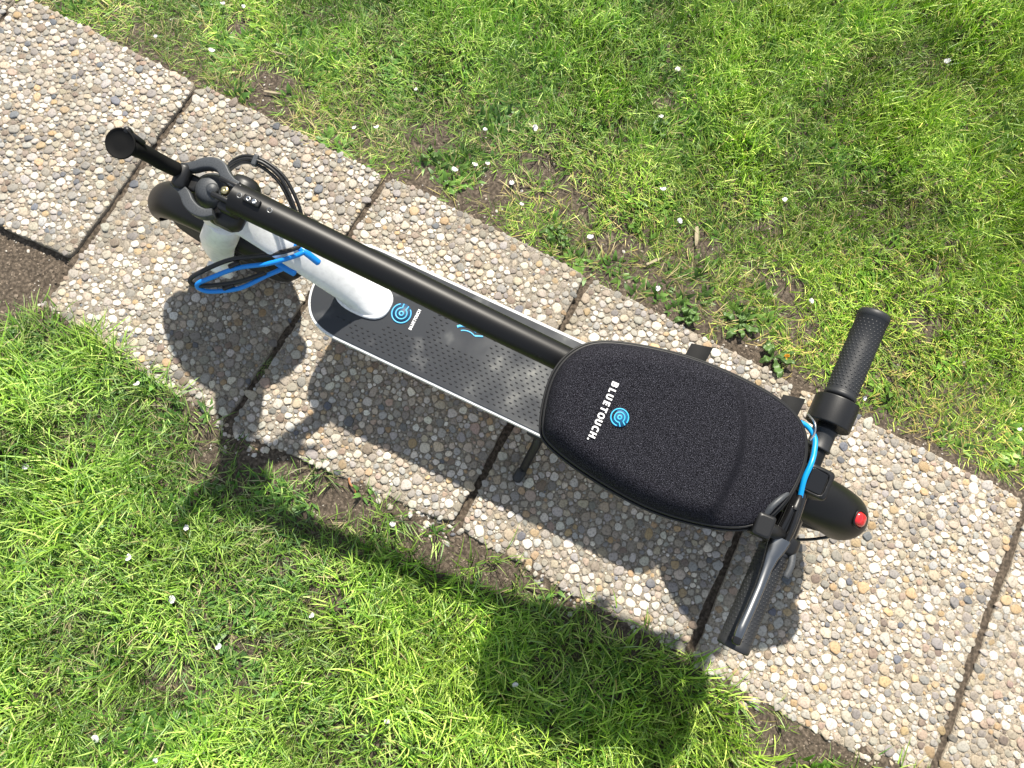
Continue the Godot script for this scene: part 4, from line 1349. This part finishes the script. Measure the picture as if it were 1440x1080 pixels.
func bag_top(l: float, w: float, rim: float) -> float:   # height of the lid; rim = 0 at the piping, 1 well inside
	var edge := sqrt(clampf(1.0 - pow(1.0 - clampf(rim, 0, 1), 2.0), 0, 1))
	var crease := 1.338 - pow(w - 0.045, 2) * (0.8 if w > 0.045 else 4.2)
	var t := clampf((l - crease) / 0.016, 0, 1)
	var drop := 0.0105 * t * t * (3 - 2 * t) + 0.05 * clampf(l - crease, 0, 0.08)
	drop += 0.006 * t * t * (3 - 2 * t) - 0.0012 * exp(-pow((l - crease + 0.004) / 0.006, 2))
	var bow := 0.0035 * (1.0 - pow((w - 0.034) / 0.085, 2)) * clampf(rim, 0, 1)
	return 0.4165 + (0.026 - drop) * edge + bow + bag_tilt(l)

func make_bag():
	var b := Node3D.new()
	put("storage_bag", b)
	place(b, Vector3(0.27, 0.36, 0.034))
	tag(b, "black hard-shell fabric bag with white lettering strapped on the scooter's stem", "bag")
	var raw := []
	for i in range(0, BAG.size(), 2): raw.append(Vector2(BAG[i], BAG[i + 1]))
	var loop := []
	var m := raw.size()
	for i in m:
		for j in 4:
			var t := j / 4.0
			var p0: Vector2 = raw[(i + m - 1) % m]
			var p1: Vector2 = raw[i]
			var p2: Vector2 = raw[(i + 1) % m]
			var p3: Vector2 = raw[(i + 2) % m]
			loop.append(0.5 * (2.0 * p1 + (p2 - p0) * t + (2.0 * p0 - 5.0 * p1 + 4.0 * p2 - p3) * t * t + (3.0 * p1 - p0 - 3.0 * p2 + p3) * t * t * t))
	for k in 14:                                           # ease the outline
		var sm := []
		for i in loop.size(): sm.append(loop[i] * 0.5 + 0.25 * (loop[(i + 1) % loop.size()] + loop[(i + loop.size() - 1) % loop.size()]))
		loop = sm
	var n := loop.size()
	var cen := Vector2.ZERO
	for p in loop: cen += p
	cen /= float(n)
	var nor := []
	for i in n:
		var d: Vector2 = (loop[(i + 1) % n] - loop[(i + n - 1) % n]).normalized()
		var o := Vector2(d.y, -d.x)
		if o.dot(loop[i] - cen) < 0: o = -o
		nor.append(o)
	var L := func(p: Vector2, h: float) -> Vector3: return Vector3(p.x - 1.27, h - 0.36, p.y - 0.034)
	# lid
	var rings := []
	var steps := []
	for k in 64: steps.append(1.0 - 0.96 * pow(k / 63.0, 1.15))
	for f in steps:
		var ring := PackedVector3Array()
		for i in n:
			var p: Vector2 = cen + (loop[i] - cen) * f
			var d := 9.0
			for j in n:
				var a2: Vector2 = loop[j]
				var b2: Vector2 = loop[(j + 1) % n]
				d = minf(d, Geometry2D.get_closest_point_to_segment(p, a2, b2).distance_to(p))
			ring.append(L.call(p, bag_top(p.x, p.y, (0.0 if f == 1.0 else d) / 0.022)))
		rings.append(ring)
	var st := new_st()
	skin(st, rings, true, false, true)
	var lid := obj("lid", st, M.fabric, b)
	# lower shell, resting against the stem
	rings = []
	for q in [[0.3455, -0.032], [0.347, -0.018], [0.352, -0.008], [0.361, -0.001], [0.375, 0.003], [0.391, 0.0046], [0.403, 0.0045], [0.409, 0.0035], [0.4130, 0.0012]]:
		var ring := PackedVector3Array()
		for i in n: ring.append(L.call(loop[i] + nor[i] * q[1], q[0] + bag_tilt(loop[i].x)))
		rings.append(ring)
	st = new_st()
	skin(st, rings)
	obj("lower_shell", st, M.fabric, b)
	for q in [[0.4160, 0.0004, 0.0019], [0.4095, 0.0040, 0.0015]]:
		st = new_st()
		var pts := []
		for i in n + 1: pts.append(L.call(loop[i % n] + nor[i % n] * q[1], q[0] + bag_tilt(loop[i % n].x)))
		tube(st, pts, q[2], -1, 8, 1.0, Vector3.UP, false)
		obj("piping", st, M.piping, b)
	# print
	var top := func(l: float, w: float) -> Vector3: return L.call(Vector2(l, w), bag_top(l, w, 2.0) + 0.0003)
	emblem(lid, top.call(1.2090, 0.0465), 0.0097, deg_to_rad(48), M.logo_bag, M.logo_back, "emblem")
	lettering(lid, "BLUETOUCH.", top.call(1.1895, 0.0165), Vector3(0.02, 0, 1).normalized(), Vector3(1, 0, -0.02).normalized(), 0.0072, 0.0074, M.white_print)
	# strap ends that stick out on the far side
	for q in [[1.262, -0.052, 0.372], [1.384, -0.043, 0.366]]:
		st = new_st()
		rings = []
		for k in 5:
			var f := k / 4.0
			var c: Vector3 = L.call(Vector2(q[0] + f * 0.003, q[1] - f * 0.033), q[2] + 0.004 - 0.006 * f * f)
			var hw := 0.0125
			rings.append(PackedVector3Array([c + Vector3(-hw, -0.001, 0.003), c + Vector3(hw, -0.001, -0.003), c + Vector3(hw, 0.0014, -0.003), c + Vector3(-hw, 0.0014, 0.003)]))
		skin(st, rings)
		obj("strap", st, M.web, b)

# ---------------------------------------------------------------- scene
func _ready():
	rng.seed = 20240418
	var cam := Camera3D.new()
	cam.name = "camera"
	cam.fov = 53.13
	cam.near = 0.02
	cam.far = 200.0
	cam.transform = Transform3D(Basis(Vector3(0.88494, 0.00896, -0.46562), Vector3(-0.45259, 0.25222, -0.85531), Vector3(0.10978, 0.96763, 0.22725)).orthonormalized(), Vector3(1.1839, 1.24535, 0.52422))
	add_child(cam)
	cam.current = true
	var sky := ProceduralSkyMaterial.new()
	sky.sky_top_color = Color(0.58, 0.62, 0.68)
	sky.sky_horizon_color = Color(0.86, 0.89, 0.92)
	sky.sky_curve = 0.12
	sky.ground_bottom_color = Color(0.22, 0.26, 0.16)
	sky.ground_horizon_color = Color(0.55, 0.58, 0.52)
	sky.sky_energy_multiplier = 0.95
	var env := Environment.new()
	env.background_mode = Environment.BG_SKY
	env.sky = Sky.new()
	env.sky.sky_material = sky
	env.tonemap_mode = Environment.TONE_MAPPER_LINEAR
	env.tonemap_exposure = 1.7
	env.sdfgi_enabled = true
	env.ssao_enabled = true
	env.ssil_enabled = true
	var we := WorldEnvironment.new()
	we.name = "environment"
	we.environment = env
	add_child(we)
	var sun := DirectionalLight3D.new()
	sun.name = "sun"
	sun.light_energy = 1.55
	sun.light_color = Color(1.0, 0.97, 0.915)
	sun.light_angular_distance = 1.2
	sun.shadow_enabled = true
	add_child(sun)
	sun.look_at_from_position(Vector3(-0.18, 1.0, -0.78) * 3.0, Vector3.ZERO)

	big.seed = 11; big.frequency = 0.1; big.fractal_octaves = 3
	small.seed = 23; small.frequency = 0.1; small.fractal_octaves = 2
	for i in range(0, LOW.size(), 2): low_poly.append(Vector2(LOW[i], LOW[i + 1]))
	make_materials()
	make_ground()
	make_path()
	make_lawns()
	make_scooter()
	make_bag()
	make_weeds()
